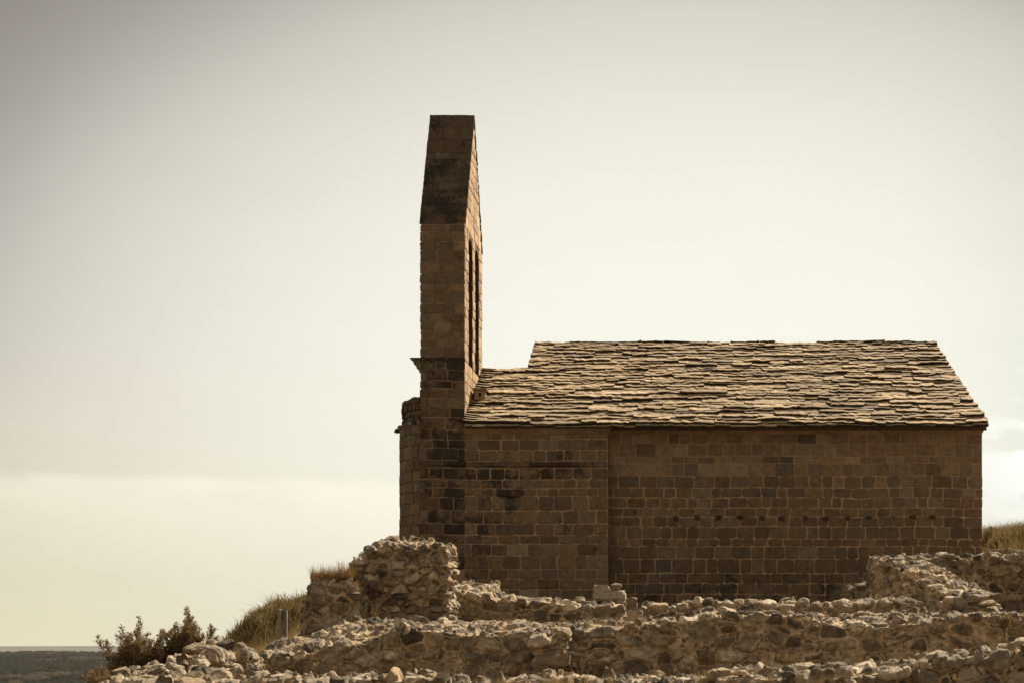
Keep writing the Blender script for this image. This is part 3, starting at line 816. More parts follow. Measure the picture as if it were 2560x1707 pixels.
# walls with a window opening
wx0, wx1, wz0, wz1 = x0+(x1-x0)*.36, x0+(x1-x0)*.66, z0+(z1-z0)*.40, z0+(z1-z0)*.80
c_ = (.30, .185, .095, 0)
mb.box((x0, yv, z0-.3), (wx0, yv+.9, z1), c_); mb.box((wx1, yv, z0-.3), (x1, yv+.9, z1), c_)
mb.box((wx0, yv+.001, z0-.3), (wx1, yv+.9, wz0), c_); mb.box((wx0, yv+.001, wz1), (wx1, yv+.9, z1-.001), c_)
mb.box((wx0, yv+.10, wz0), (wx1, yv+.16, wz1), (.12, .09, .06, 0))
vent = mb.build('roof_vent', M_ash, chapel)
mb = MB(); e = .022
mb.box((wx0-e, yv-.012, wz0-e), (wx0, yv+.01, wz1+e), (.42, .32, .2, 0)); mb.box((wx1, yv-.012, wz0-e), (wx1+e, yv+.01, wz1+e), (.42, .32, .2, 0))
mb.box((wx0, yv-.012, wz0-e), (wx1, yv+.01, wz0), (.42, .32, .2, 0)); mb.box((wx0, yv-.012, wz1), (wx1, yv+.01, wz1+e), (.42, .32, .2, 0))
mb.build('window_frame', M_ash, vent)
mb = MB(); mb.box((x0-.03, yv-.07, z1), (x1+.045, yv+1.0, z1+.055), (.20, .14, .085, .1)); mb.build('cap_slab', M_ash, vent)

# ------------------------------------------------------------------ ruined rubble walls
MORT = np.array((.60, .44, .27))
def rubble(mb, p0, p1, thick, ftop, btop, base, res=.02, cell=(.27, .27, .17), seed=1, amp=.045, off=.05, mortar=.5,
           low=.05, rocks=1.0, rsize=.13, kcol=1.0, depthdir=None, rocka=None, edge_in=.0, taper=0.0, dark=0.0, ridge_rocks=True, hi=False, face_rocks=.0):
    """wall of mortared rubble. p0,p1: front line in plan. ftop/btop: [(x or t, z)] crest heights along front/back, base z."""
    rg = np.random.default_rng(seed*13+5)
    p0 = np.array(p0, float); p1 = np.array(p1, float); Ld = np.linalg.norm(p1-p0); d = (p1-p0)/Ld
    nb = np.array([-d[1], d[0]]) if depthdir is None else np.array(depthdir, float)
    nu, ntk = max(4, int(Ld/res)), max(4, int(thick/res))
    zmx = max(max(z for _, z in ftop), max(z for _, z in btop)); nw = max(4, int((zmx-base)/res))
    fx = np.array([a for a, _ in ftop], float); fz = np.array([b for _, b in ftop], float); bx = np.array([a for a, _ in btop], float); bz = np.array([b for _, b in btop], float)
    I = -np.ones((nu+1, ntk+1, nw+1), np.int64)
    i, j, k = np.meshgrid(np.arange(nu+1), np.arange(ntk+1), np.arange(nw+1), indexing='ij')
    bd = (i == 0) | (i == nu) | (j == 0) | (j == ntk) | (k == nw)
    I[bd] = np.arange(bd.sum())
    u = i[bd]/nu; tt = j[bd]/ntk; w = k[bd]/nw
    del i, j, k
    X = u*Ld
    zf = np.interp(X, fx, fz); zb = np.interp(X, bx, bz)
    ztop = zf*(1-tt)+zb*tt
    jag = fbm(np.stack([X*2.2, tt*2+0*X, 0*X+seed], 1), 4, seed)
    ztop = ztop + jag*low*1.2
    tb = tt + (0.5-tt)*taper*w
    P = np.stack([p0[0]+d[0]*X+nb[0]*tb*thick, p0[1]+d[1]*X+nb[1]*tb*thick, base+(ztop-base)*w], 1)
    fl = []
    def quad(a, b, c, e): fl.append(np.stack([a.ravel(), b.ravel(), c.ravel(), e.ravel()], 1))
    q = I[:, 0, :]; quad(q[:-1, :-1], q[1:, :-1], q[1:, 1:], q[:-1, 1:])
    q = I[:, -1, :]; quad(q[:-1, :-1], q[:-1, 1:], q[1:, 1:], q[1:, :-1])
    q = I[0]; quad(q[:-1, :-1], q[:-1, 1:], q[1:, 1:], q[1:, :-1])
    q = I[-1]; quad(q[:-1, :-1], q[1:, :-1], q[1:, 1:], q[:-1, 1:])
    q = I[:, :, -1]; quad(q[:-1, :-1], q[1:, :-1], q[1:, 1:], q[:-1, 1:])
    Fq = np.concatenate(fl)
    def normals(P):
        a = P[Fq[:, 2]]-P[Fq[:, 0]]; b = P[Fq[:, 3]]-P[Fq[:, 1]]; n = np.cross(a, b)
        Nn = np.zeros_like(P)
        for c in range(4): np.add.at(Nn, Fq[:, c], n)
        return Nn/np.maximum(np.linalg.norm(Nn, axis=1), 1e-9)[:, None]
    # coarse bulging
    Nn = normals(P)
    P = P + Nn*(fbm(P*1.6+seed, 3, seed+40)*low)[:, None]
    Nn = normals(P)
    for _ in range(2):   # soften normals at the arrises
        acc = Nn.copy()
        for c in range(4): np.add.at(acc, Fq[:, c], Nn[Fq[:, (c+1) % 4]])
        Nn = acc/np.linalg.norm(acc, axis=1)[:, None]
    wp = P + np.stack([fbm(P*3+7, 3, seed+1), fbm(P*3+31, 3, seed+2), fbm(P*3+53, 3, seed+3)], 1)*.045 + np.stack([fbm(P*11+7, 2, seed+1), fbm(P*11+31, 2, seed+2), fbm(P*11+53, 2, seed+3)], 1)*.014
    f1, f2, rn, cv = voronoi(wp/(np.array(cell)*.80)+seed*3.1, seed)
    e = (f2-f1)
    mort = fbm(P*1.3+90, 3, seed+60)*.5+.5          # how much mortar is left here
    thr = .05 + .17*mortar*np.clip(mort*1.6-.2, 0, 1.3)*(.6+.8*rn[3])
    st = np.clip((e-thr)/.20, 0, 1); st = st*(2-st)
    tl = cv[:, 0]*(rn[0]-.5)+cv[:, 1]*(rn[1]-.5)+cv[:, 2]*(rn[2]-.5)
    g1, g2, gr, gv = voronoi(wp/np.array([.085, .085, .06])+seed, seed+500)
    chip = (gr[0]-.5)*.020+(gv[:, 0]*(gr[1]-.5)+gv[:, 2]*(gr[2]-.5))*.028
    rough = fbm(P*16, 4, seed+70, .6); rough2 = fbm(P*np.array([7, 7, 12]), 3, seed+75)
    h = st*(amp*1.15*(.35+1.0*rn[4]) + tl*off*1.8) + (rn[5]-.5)*off*.7*st + rough*(.022+.008*st) + rough2*.018 + chip
    crack = (e < thr*.28) & (rn[0]+rough*.9 > .62)
    h = h - crack*amp*.8*(1-np.clip(mort, 0, 1)*.8)
    P2 = P + Nn*h[:, None]
    ti = (rn[1]*6.999).astype(int)
    cum = np.cumsum(RW); ti = np.searchsorted(cum, np.clip(rn[1], 0, .9999)); sc = RT[np.clip(ti, 0, 6)]*(.36+.72*rn[2])[:, None]
    sm = np.clip((e-thr)/.035, 0, 1)[:, None]
    mc = MORT*(1+.25*fbm(P*6, 3, seed+80))[:, None]
    C = (mc*(1-sm)+sc*sm)*kcol
    C = C*np.where(crack, .5, 1.0)[:, None]
    C = C*((1+.30*fbm(P*9+3, 3, seed+91))*(.80+.40*gr[3]))[:, None]
    A = (rn[3]-.45)*.45*sm[:, 0]+dark
    mb.add(P2, Fq, np.concatenate([C, A[:, None]], 1))
    # individual stones bedded along the crest
    if rocks > 0:
        rsize = rsize*.72; nr = int(Ld*thick/(rsize*rsize*4)*rocks*.62)
        for _ in range(nr):
            xx = rg.uniform(.0, Ld); t_ = rg.choice([rg.uniform(.03, .2), rg.uniform(.1, .95)], p=[.5, .5])
            z_ = np.interp(xx, fx, fz)*(1-t_)+np.interp(xx, bx, bz)*t_
            s_ = rsize*(.45+1.5*rg.random()**2)
            sz = (s_*rg.uniform(.8, 1.35), s_*rg.uniform(.7, 1.1), s_*rg.uniform(.45, .85))
            c = (p0[0]+d[0]*xx+nb[0]*t_*thick, p0[1]+d[1]*xx+nb[1]*t_*thick, z_+sz[2]*rg.uniform(-.75, .10))
            add_rock(mb, c, sz, rg, kcol*rg.uniform(.9, 1.15), rocka, hi=hi, tilt=.3)
        nf = int(Ld*(zmx-base)*face_rocks)
        for _ in range(nf):
            xx = rg.uniform(.0, Ld); zt_ = np.interp(xx, fx, fz); z_ = rg.uniform(base, zt_-.03); s_ = rsize*rg.uniform(.6, 1.3)
            c = (p0[0]+d[0]*xx-nb[0]*.0, p0[1]+d[1]*xx+nb[1]*.0, z_)
            add_rock(mb, c, (s_*rg.uniform(.9, 1.3), s_*.55, s_*rg.uniform(.5, .8)), rg, kcol, rocka, hi=hi, tilt=.2, rotz=rg.normal(0, .3)+math.atan2(d[1], d[0]))

def prof_px(pts, d, x0): return [(Xp(a, d)-x0, Zp(b, d)) for a, b in pts]
def wall_px(name, label, front, back, d, thick, base_py, db=None, **kw):
    x0, x1 = Xp(front[0][0], d), Xp(front[-1][0], d)
    mb = MB(); bd_ = d+thick
    rubble(mb, (x0, d), (x1, d), thick, prof_px(front, d, x0), prof_px(back, bd_, x0), Zp(base_py, d), **kw)
    o = mb.build(name, M_rub, None, smooth=2, origin=((x0+x1)/2, d+thick/2, Zp(base_py, d)))
    return tag(o, label, 'ruined wall')

frontB = [(640, 1646), (700, 1638), (755, 1628), (798, 1630), (819, 1610), (864, 1604), (920, 1610), (960, 1585), (995, 1570), (1084, 1577), (1132, 1586), (1200, 1583), (1251, 1586), (1295, 1580), (1330, 1578), (1410, 1580), (1496, 1571), (1553, 1569), (1672, 1563), (1717, 1559), (1776, 1546), (1818, 1540), (1895, 1540), (1960, 1545), (2030, 1557), (2121, 1572), (2152, 1562), (2240, 1556), (2297, 1553), (2365, 1556), (2417, 1542), (2453, 1538), (2500, 1536), (2522, 1565)]
backB = [(640, 1624), (676, 1609), (735, 1598), (780, 1593), (800, 1580), (819, 1570), (855, 1564), (908, 1554), (998, 1550), (1057, 1548), (1146, 1550), (1206, 1557), (1370, 1560), (1449, 1557), (1559, 1551), (1612, 1542), (1687, 1539), (1717, 1536), (1776, 1526), (1865, 1525), (1925, 1527), (2012, 1533), (2121, 1540), (2235, 1536), (2336, 1533), (2400, 1520), (2522, 1520)]
wall_px('rubble_wall', 'long low wall of mortared rubble running across the whole foreground, cracked face', frontB, backB, 18.0, .95, 1740,
        res=.0135, seed=3, cell=(.33, .3, .20), rocks=.5, rsize=.115, amp=.04, mortar=1.0, low=.05, hi=False)
# buttress on wall B
wall_px('stone_buttress', 'short stepped stub of squared stones standing against the long foreground wall', [(1338, 1600), (1372, 1592), (1412, 1588)], [(1338, 1585), (1412, 1575)], 17.62, .4, 1740,
        res=.0135, seed=31, cell=(.42, .4, .16), rocks=.8, rsize=.10, amp=.07, mortar=.4)
frontC = [(1113, 1495), (1155, 1488), (1200, 1492), (1250, 1502), (1300, 1508), (1400, 1514), (1480, 1518), (1530, 1520), (1553, 1520)]
backC = [(1113, 1460), (1135, 1455), (1182, 1460), (1245, 1460), (1250, 1484), (1274, 1496), (1355, 1494), (1400, 1498), (1428, 1505), (1553, 1503)]
wall_px('rubble_wall', 'stub of rubble wall right of the tall pier, its crest dotted with pale angular stones', frontC, backC, 24.0, 1.3, 1590,
        res=.018, seed=5, cell=(.34, .3, .21), rocks=.6, rsize=.15, amp=.05, mortar=.9)
frontD = [(1600, 1530), (1625, 1516), (1675, 1524), (1729, 1514), (1782, 1508), (1836, 1510), (1890, 1508), (1943, 1515), (1991, 1512), (2053, 1517), (2116, 1511), (2186, 1510), (2230, 1504), (2294, 1506), (2340, 1514), (2420, 1512)]
mbw = MB(); x0_, x1_ = Xp(1600, 26), Xp(2420, 26)
rubble(mbw, (x0_, 26), (x1_, 26), .7, prof_px(frontD, 26, x0_), prof_px([(a, b-6) for a, b in frontD], 26.7, x0_), Zp(1600, 26), res=.019, seed=6, cell=(.33, .3, .2), rocks=0.15, rsize=.13, amp=.05, mortar=.8, kcol=.95)
rg = np.random.default_rng(66)
for a, b, c in ((1600, 1622, 1512), (1622, 1676, 1503), (1676, 1697, 1512), (1697, 1731, 1508), (1733, 1757, 1487), (1757, 1786, 1490), (1786, 1797, 1497), (1797, 1832, 1499), (1832, 1862, 1494), (1862, 1896, 1492), (1896, 1944, 1497), (1944, 1990, 1507), (1991, 2026, 1494), (2027, 2054, 1502), (2056, 2082, 1501), (2083, 2130, 1497), (2131, 2166, 1500), (2167, 2192, 1498), (2193, 2228, 1493), (2228, 2262, 1494), (2262, 2296, 1494), (2298, 2336, 1508), (2336, 2380, 1500), (2380, 2420, 1504)):
    hw = (b-a)/2/F*26*1.12; ztp = Zp(c, 26.1); zb_ = Zp(c+30, 26.1)
    add_rock(mbw, (Xp((a+b)/2, 26.1), 26.12, (ztp+zb_)/2), (hw, .17, (ztp-zb_)/2*1.12), rg, rg.uniform(.75, 1.1), rotz=rg.normal(0, .12), tilt=.07, cut=(.62, .88))
tag(mbw.build('rubble_wall', M_rub, None, smooth=2, origin=((x0_+x1_)/2, 26.3, Zp(1600, 26))), 'low rubble wall before the chapel topped by one course of blocky stones side by side', 'ruined wall')

# tall pier
frontE = [(878, 1436), (888, 1404), (918, 1390), (924, 1377), (955, 1366), (975, 1356), (1000, 1362), (1042, 1361), (1085, 1362), (1104, 1366), (1112, 1374), (1117, 1385)]
wall_px('rubble_pier', 'tall broken pier of small rubble stones, highest ruin left of the chapel', frontE, [(884, 1430), (900, 1395), (930, 1372), (975, 1352), (1117, 1364)], 23.0, .75, 1600,
        res=.0165, seed=7, cell=(.24, .24, .15), rocks=.9, rsize=.10, amp=.06, mortar=.55, low=.045, kcol=1.0)
# low left pier of larger stones
wall_px('rubble_pier', 'low stump of large squared stones with dry grass on top, left of the tall pier', [(757, 1500), (764, 1495), (774, 1460), (830, 1456), (892, 1452)], [(757, 1480), (774, 1456), (892, 1450)], 22.4, .7, 1640,
        res=.0165, seed=8, cell=(.46, .4, .25), rocks=.3, rsize=.13, amp=.055, mortar=.6, kcol=.95, taper=.05, off=.025)

# right hand high wall and the collapsed cross wall
frontK = [(2186, 1397), (2240, 1399), (2258, 1398), (2295, 1395), (2323, 1398), (2362, 1392), (2399, 1394), (2425, 1399), (2458, 1392), (2500, 1394), (2560, 1391), (2720, 1391), (3150, 1400)]
wall_px('rubble_wall', 'dark high rubble wall at the right edge, in front of the grassy mound', frontK, [(a, b-2) for a, b in frontK], 29.0, .8, 1640,
        res=.023, seed=9, cell=(.33, .3, .22), rocks=.7, rsize=.16, amp=.06, mortar=.7, kcol=.78, dark=.10)
mb = MB()
Lk = math.hypot(.95, 3.7)
rubble(mb, (3.46, 28.9), (4.5, 25.3), .75, [(0, 1.74), (Lk*.2, 1.70), (Lk*.25, 1.52), (Lk*.42, 1.46), (Lk*.47, 1.26), (Lk*.62, 1.18), (Lk*.68, 1.02), (Lk, .88)], [(0, Zp(1400, 28.9)), (Lk*.35, 1.55), (Lk*.7, 1.12), (Lk, .84)], .2, res=.02, seed=10,
       cell=(.36, .34, .16), rocks=.55, rsize=.15, amp=.06, mortar=.6, kcol=1.12, low=.045)
tag(mb.build('rubble_wall', M_rub, None, smooth=2, origin=(4.2, 27, .2)), 'collapsed rubble wall stepping down toward the viewer from the dark high wall', 'ruined wall')
wall_px('rubble_wall', 'small rubble stub at the foot of the chapel wall, left of the collapsed stepping wall', [(2122, 1472), (2150, 1466), (2192, 1464)], [(2122, 1468), (2192, 1460)], 30.0, .5, 1560,
        res=.025, seed=12, cell=(.34, .3, .24), rocks=.5, rsize=.12, kcol=.7, dark=.1)
wall_px('rubble_wall', 'shaded rubble wall at the right edge below the dark high wall', [(2490, 1540), (2520, 1536), (2720, 1536), (3100, 1560)], [(2490, 1536), (2720, 1532), (3100, 1550)], 21.5, .8, 1700,
        res=.018, seed=13, cell=(.4, .3, .24), rocks=.4, rsize=.12, kcol=.75, dark=.1)
# bottom left wall running towards the viewer
mb = MB()
rubble(mb, (-6.0, 14.9), (-5.17, 14.9), 2.2, [(0, Zp(1700, 14.9)), (.2, Zp(1690, 14.9)), (.5, Zp(1668, 14.9)), (.7, Zp(1642, 14.9)), (.83, Zp(1636, 14.9))],
       [(0, Zp(1650, 17.1)), (.25, Zp(1616, 17.1)), (.5, Zp(1608, 17.1)), (.83, Zp(1640, 17.1))], Zp(1800, 14.9), res=.0125, seed=14, cell=(.27, .27, .17), rocks=1.0, rsize=.13, amp=.06, mortar=.35, low=.07, hi=True)
tag(mb.build('rubble_wall', M_rub, None, smooth=2, origin=(-5.8, 16, Zp(1800, 14.9))), 'crumbling rubble wall end at the bottom left beside the bushes, its right face sunlit', 'ruined wall')
mb = MB()
rubble(mb, (-5.72, 13.7), (-4.45, 13.9), .9, [(0, Zp(1725, 13.7)), (.4, Zp(1716, 13.7)), (.8, Zp(1706, 13.7)), (1.3, Zp(1712, 13.7))],
       [(0, Zp(1712, 14.5)), (.4, Zp(1694, 14.5)), (.9, Zp(1686, 14.5)), (1.3, Zp(1700, 14.5))], Zp(1850, 13.6), res=.0125, seed=15, rocks=1.1, rsize=.12, amp=.06, mortar=.3, hi=True)
tag(mb.build('rubble_wall', M_rub, None, smooth=2, origin=(-5.7, 14, Zp(1850, 13.6))), 'tumbled stones of a low wall in the bottom left corner under the bushes', 'ruined wall')
# nearest rubble along the bottom edge
frontA = [(600, 1712), (660, 1703), (718, 1700), (760, 1706), (850, 1702), (938, 1698), (1000, 1706), (1042, 1701), (1072, 1698), (1102, 1700), (1115, 1720), (1190, 1722), (1240, 1712), (1370, 1711), (1450, 1707), (1510, 1710), (1605, 1704), (1657, 1702), (1705, 1708), (1750, 1705), (1815, 1694)]
wall_px('rubble_wall', 'nearest rubble, pale lumpy crest just showing along the bottom edge left of centre', frontA, [(a, b-7) for a, b in frontA], 12.6, .7, 1850,
        res=.0115, seed=16, cell=(.22, .22, .14), rocks=1.3, rsize=.085, amp=.04, mortar=.5)
frontA2 = [(1800, 1712), (1860, 1702), (1960, 1700), (2020, 1704), (2085, 1702), (2142, 1700), (2181, 1690), (2258, 1690), (2300, 1668), (2344, 1662), (2400, 1664), (2440, 1655), (2500, 1640), (2560, 1634), (2700, 1630), (3000, 1650)]
backA2 = [(1800, 1690), (1836, 1678), (1895, 1672), (1960, 1668), (2000, 1668), (2085, 1678), (2142, 1680), (2181, 1674), (2227, 1667), (2258, 1668), (2305, 1640), (2344, 1636), (2380, 1645), (2422, 1636), (2479, 1622), (2560, 1620), (2700, 1616), (3000, 1640)]
wall_px('rubble_wall', 'nearest rubble wall rising to the right corner at the bottom of the picture', frontA2, backA2, 12.2, 1.1, 1850,
        res=.0115, seed=17, cell=(.27, .27, .17), rocks=.9, rsize=.11, amp=.055, mortar=.75, low=.06, hi=True)

# ------------------------------------------------------------------ loose stones
def loose(name, label, px, py, d, wpx, hpx, seed, k=1.0, dep=None, cut=(.55, .85), tilt=.08, rotz=None, a=None, group=None, cat='stone'):
    rg = np.random.default_rng(seed); mb = MB(); w = wpx/2/F*d*1.12; h = hpx/2/F*d*1.12
    c = (Xp(px, d), d, Zp(py, d)); add_rock(mb, c, (w, dep or w*.8, h), rg, k, a, hi=True, cut=cut, tilt=tilt, rotz=rg.normal(0, .2) if rotz is None else rotz)
    return tag(mb.build(name, M_rub, None, smooth=2, origin=(c[0], c[1], c[2]-h)), label, cat, group)
def dressed(name, label, px0, px1, py0, py1, d, dep, col, seed, bev=.02, rot=0):
    rg = np.random.default_rng(seed)
    w, h = (px1-px0)/F*d, (py1-py0)/F*d
    bm = bmesh.new(); bmesh.ops.create_cube(bm, size=1); bmesh.ops.scale(bm, vec=(w, dep, h), verts=bm.verts)
    bmesh.ops.bevel(bm, geom=bm.edges[:], offset=bev, segments=2, affect='EDGES'); bmesh.ops.triangulate(bm, faces=bm.faces)
    bmesh.ops.subdivide_edges(bm, edges=bm.edges[:], cuts=3, use_grid_fill=True)
    V = np.array([v.co[:] for v in bm.verts]); fs = [tuple(v.index for v in f.verts) for f in bm.faces]; bm.free()
    V += fbm(V*7+seed, 4, seed)[:, None]*.05*np.sign(V); col = tuple(np.array(col[:3])*1.35)+(col[3]-.15,)
    ca, sa = math.cos(rot), math.sin(rot); V = V@np.array([[ca, sa, 0], [-sa, ca, 0], [0, 0, 1]])
    c = np.array([(Xp(px0, d)+Xp(px1, d))/2, d+dep/2, (Zp(py0, d)+Zp(py1, d))/2])
    mb = MB(); mb.add(V+c, fs, col)
    return tag(mb.build(name, M_rub, None, smooth=2, origin=(c[0], c[1], c[2]-h/2)), label, 'stone block')
dressed('stone_block', 'flat slab bridging the end of the rubble stub, topped by a small broken stone', 1482, 1562, 1476, 1500, 24.3, .5, (.36, .30, .22, .25), 1, .03)
dressed('stone_block', 'worn rectangular stone at the left end of the small stack on the stub', 1484, 1526, 1464, 1479, 24.5, .4, (.34, .28, .21, .2), 2, .03)
loose('loose_stone', 'small broken stone crowning the stack at the end of the rubble stub', 1541, 1467, 24.4, 34, 20, 3, .9)
dressed('stone_block', 'dark squared block standing upright behind the end of the rubble stub', 1561, 1591, 1492, 1526, 25.2, .4, (.19, .14, .09, .25), 4, .012)
dressed('stone_block', 'wide carved block under the dark upright block', 1556, 1602, 1526, 1560, 24.8, .35, (.34, .28, .20, .1), 5, .02)
dressed('stone_block', 'brown squared block jutting from the stub against the long foreground wall', 1339, 1422, 1634, 1662, 17.45, .3, (.21, .16, .11, .05), 6, .015)
dressed('stone_block', 'pale broken block on top of the stub against the long foreground wall', 1375, 1413, 1573, 1588, 17.7, .3, (.56, .50, .40, -.2), 7, .015)
loose('loose_stone', 'round stone perched highest on the tall pier', 982, 1350, 23.3, 20, 15, 11, .8)
loose('loose_stone', 'dark small stone perched beside the round one on the tall pier', 966, 1351, 23.3, 14, 15, 12, .6)
loose('loose_stone', 'brown lump on the middle of the tall pier crest', 1027, 1358, 23.3, 17, 14, 13, .8)
for i, (a, b, w, h, k, lb) in enumerate(((2372, 1500, 36, 24, 1.05, 'pale rounded stone on the right end of the long wall, leftmost of its crowning stones'),
    (2361, 1516, 30, 34, 1.0, 'upright split stone under the pale rounded one at the right end of the long wall'),
    (2396, 1506, 44, 38, .85, 'tall wedge shaped stone at the right end of the long wall'),
    (2437, 1497, 54, 24, .75, 'dark lichened stone, topmost at the right end of the long wall'),
    (2470, 1508, 54, 18, .85, 'flat pointed slab overhanging the right end of the long wall'),
    (2462, 1524, 46, 18, .9, 'flat stone under the overhanging slab at the right end of the long wall'),
    (2420, 1524, 60, 26, .8, 'wide stone under the wedge shaped stone at the right end of the long wall'))):
    loose('loose_stone', lb, a, b, 18.5, w, h, 20+i, k, group='stones crowning the right end of the long wall')
for i, (a, b, d, w, h, k, lb) in enumerate(((2340, 1642, 12.4, 76, 42, .75, 'large dark pitted boulder on the nearest wall, right of centre'),
    (2262, 1666, 12.3, 30, 20, .5, 'small blackened stone left of the large pitted boulder'),
    (2452, 1645, 12.3, 52, 44, 1.0, 'big rounded boulder near the right bottom corner on the nearest wall'),
    (2510, 1622, 12.7, 60, 28, .95, 'wide boulder topmost in the right bottom corner'),
    (2225, 1682, 12.2, 66, 44, 1.1, 'pale angular boulder with a sloping face on the nearest wall'),
    (1853, 1682, 12.3, 52, 18, 1.45, 'bleached flat stone at the left end of the nearest right wall'),
    (2010, 1692, 12.2, 60, 44, .9, 'grey rounded boulder in the bottom right, left of the angular one'),
    (2128, 1675, 12.4, 34, 26, 1.15, 'small pale stone between the grey boulder and the angular boulder'))):
    loose('boulder', lb, a, b, d, w, h, 40+i, k, cat='boulder', group='boulders on the nearest wall')
for i, (a, b, d, w, h, k, lb) in enumerate(((492, 1622, 15.9, 66, 26, .85, 'broad pointed stone on the crest of the bottom left wall'),
    (562, 1618, 16.2, 60, 42, .75, 'dark rounded stone at the top right of the bottom left wall'),
    (437, 1672, 14.8, 44, 40, .7, 'upright cube shaped stone on the bottom left wall'),
    (488, 1684, 14.6, 46, 44, .8, 'cracked round stone with a black top, right of the cube shaped stone'),
    (390, 1672, 15.0, 46, 24, .9, 'flat grey stone left of the cube shaped stone'),
    (388, 1698, 14.2, 50, 26, 1.0, 'pale rounded stone at the bottom edge under the cube shaped stone'))):
    loose('loose_stone', lb, a, b, d, w, h, 60+i, k, group='loose stones on the bottom left walls')
loose('loose_stone', 'long flat pale stone lying beside the wooden marker', 755, 1595, 20.5, 42, 10, 81, 1.35)

# ------------------------------------------------------------------ vegetation
GR = np.array([(.38, .27, .12), (.32, .23, .10), (.44, .32, .16), (.24, .18, .07), (.17, .14, .06), (.30, .18, .08)])
def grass(pts, hmin, hmax, name, label, pal=GR, wid=.004, lean=.35, clump=.5, seed=5, seeds=False):
    rg = np.random.default_rng(seed); n = len(pts); pts = np.asarray(pts)
    cl = fbm(pts*1.7, 3, seed)*.5+.5
    big = np.clip(fbm(pts*.9+9, 2, seed+3)*2.2, 0, 1)
    h = (hmin+(hmax-hmin)*rg.random(n)**1.5)*(.5+.8*cl+big*.9)
    th = rg.uniform(0, 6.283, n); ln = rg.normal(0, lean, n)
    dirx, diry = np.cos(th), np.sin(th)
    wd = rg.uniform(0, 6.283, n); wx, wy = np.cos(wd)*wid, np.sin(wd)*wid
    V = np.zeros((n, 5, 3))
    for k, (f, ww) in enumerate(((0, 1), (0, 1), (.55, .75), (.55, .75), (1, .1))):
        b = ln*h*f*f; sg = 1 if k % 2 else -1
        V[:, k, 0] = pts[:, 0]+dirx*b+sg*wx*ww; V[:, k, 1] = pts[:, 1]+diry*b+sg*wy*ww; V[:, k, 2] = pts[:, 2]-.03+h*f
    base = np.arange(n)[:, None]*5
    q = base+np.array([0, 1, 3, 2]); t3 = base+np.array([2, 3, 4])
    ci = np.clip((cl*5+rg.normal(0, 1.3, n)).astype(int), 0, len(pal)-1); C = pal[ci]*rg.uniform(.7, 1.3, n)[:, None]
    C = np.repeat(C, 5, 0)
    mb = MB(); mb.add(V.reshape(-1, 3), q, C); mb.f.append(t3)
    o = mb.build(name, M_grass, None, origin=tuple(pts.mean(0)))
    o['label'] = label; o['category'] = 'grass'; o['kind'] = 'stuff'
    return o
def scatter(n, x0, x1, y0, y1, seed, fil=None):
    rg = np.random.default_rng(seed); x = rg.uniform(x0, x1, n); y = rg.uniform(y0, y1, n)
    cn = fbm(np.stack([x*1.3, y*1.3, x*0], 1), 3, seed)*.5+.5; k = rg.random(n) < np.clip(cn*1.9-.25, .08, 1)
    x, y = x[k], y[k]; z = ground_z(x, y)
    return np.stack([x, y, z+.03], 1)
grass(scatter(80000, -10.5, -6.4, 23.0, 29.5, 1), .06, .20, 'dry_grass', 'dry golden grass covering the steep slope left of the ruins')
SCR = np.array([(.20, .15, .06), (.13, .105, .045), (.26, .19, .08), (.30, .20, .08), (.10, .08, .04), (.17, .14, .055)])
bp_ = np.random.default_rng(44); bu = []
for _ in range(26):
    bx_, by_ = bp_.uniform(-9.2, -6.9), bp_.uniform(23.2, 26.5); r_ = bp_.uniform(.15, .4); m_ = int(1500*r_)
    q = bp_.normal(0, r_*.45, (m_, 2)); bu.append(np.stack([bx_+q[:, 0], by_+q[:, 1], ground_z(bx_+q[:, 0], by_+q[:, 1])+.02+bp_.random(m_)*r_*.5], 1))
grass(np.concatenate(bu), .08, .20, 'scrub', 'dark olive scrub in clumps on the steep slope left of the ruins', pal=SCR, lean=.7, seed=9, wid=.007)
bu = []
for _ in range(40):
    bx_, by_ = bp_.uniform(8.4, 12.5), bp_.uniform(40, 46); r_ = bp_.uniform(.2, .55); m_ = int(900*r_)
    q = bp_.normal(0, r_*.45, (m_, 2)); bu.append(np.stack([bx_+q[:, 0], by_+q[:, 1], ground_z(bx_+q[:, 0], by_+q[:, 1])+.02+bp_.random(m_)*r_*.4], 1))
grass(np.concatenate(bu), .16, .4, 'scrub', 'dark tufts of scrub on the mound right of the chapel', pal=SCR, lean=.8, seed=19, wid=.01)
grass(scatter(60000, 7.4, 13.0, 38, 49, 2), .16, .40, 'dry_grass', 'tall dry grass on the mound right of the chapel', wid=.006)
rg = np.random.default_rng(3); n = 2600
gx_ = rg.uniform(Xp(788, 22.8), Xp(892, 22.8), n); gy_ = rg.uniform(22.5, 23.0, n)
grass(np.stack([gx_, gy_, np.full(n, Zp(1456, 22.7))-.01], 1), .12, .30, 'dry_grass', 'tuft of reddish dry grass on top of the low stump', pal=np.array([(.34, .21, .09), (.30, .17, .07), (.24, .13, .05), (.38, .25, .11), (.28, .15, .06), (.2, .12, .05)]))
grass(scatter(9000, -7, 9, 19.2, 25.5, 4), .04, .12, 'dry_grass', 'short dry grass between the long foreground wall and the ruins behind it', wid=.003)

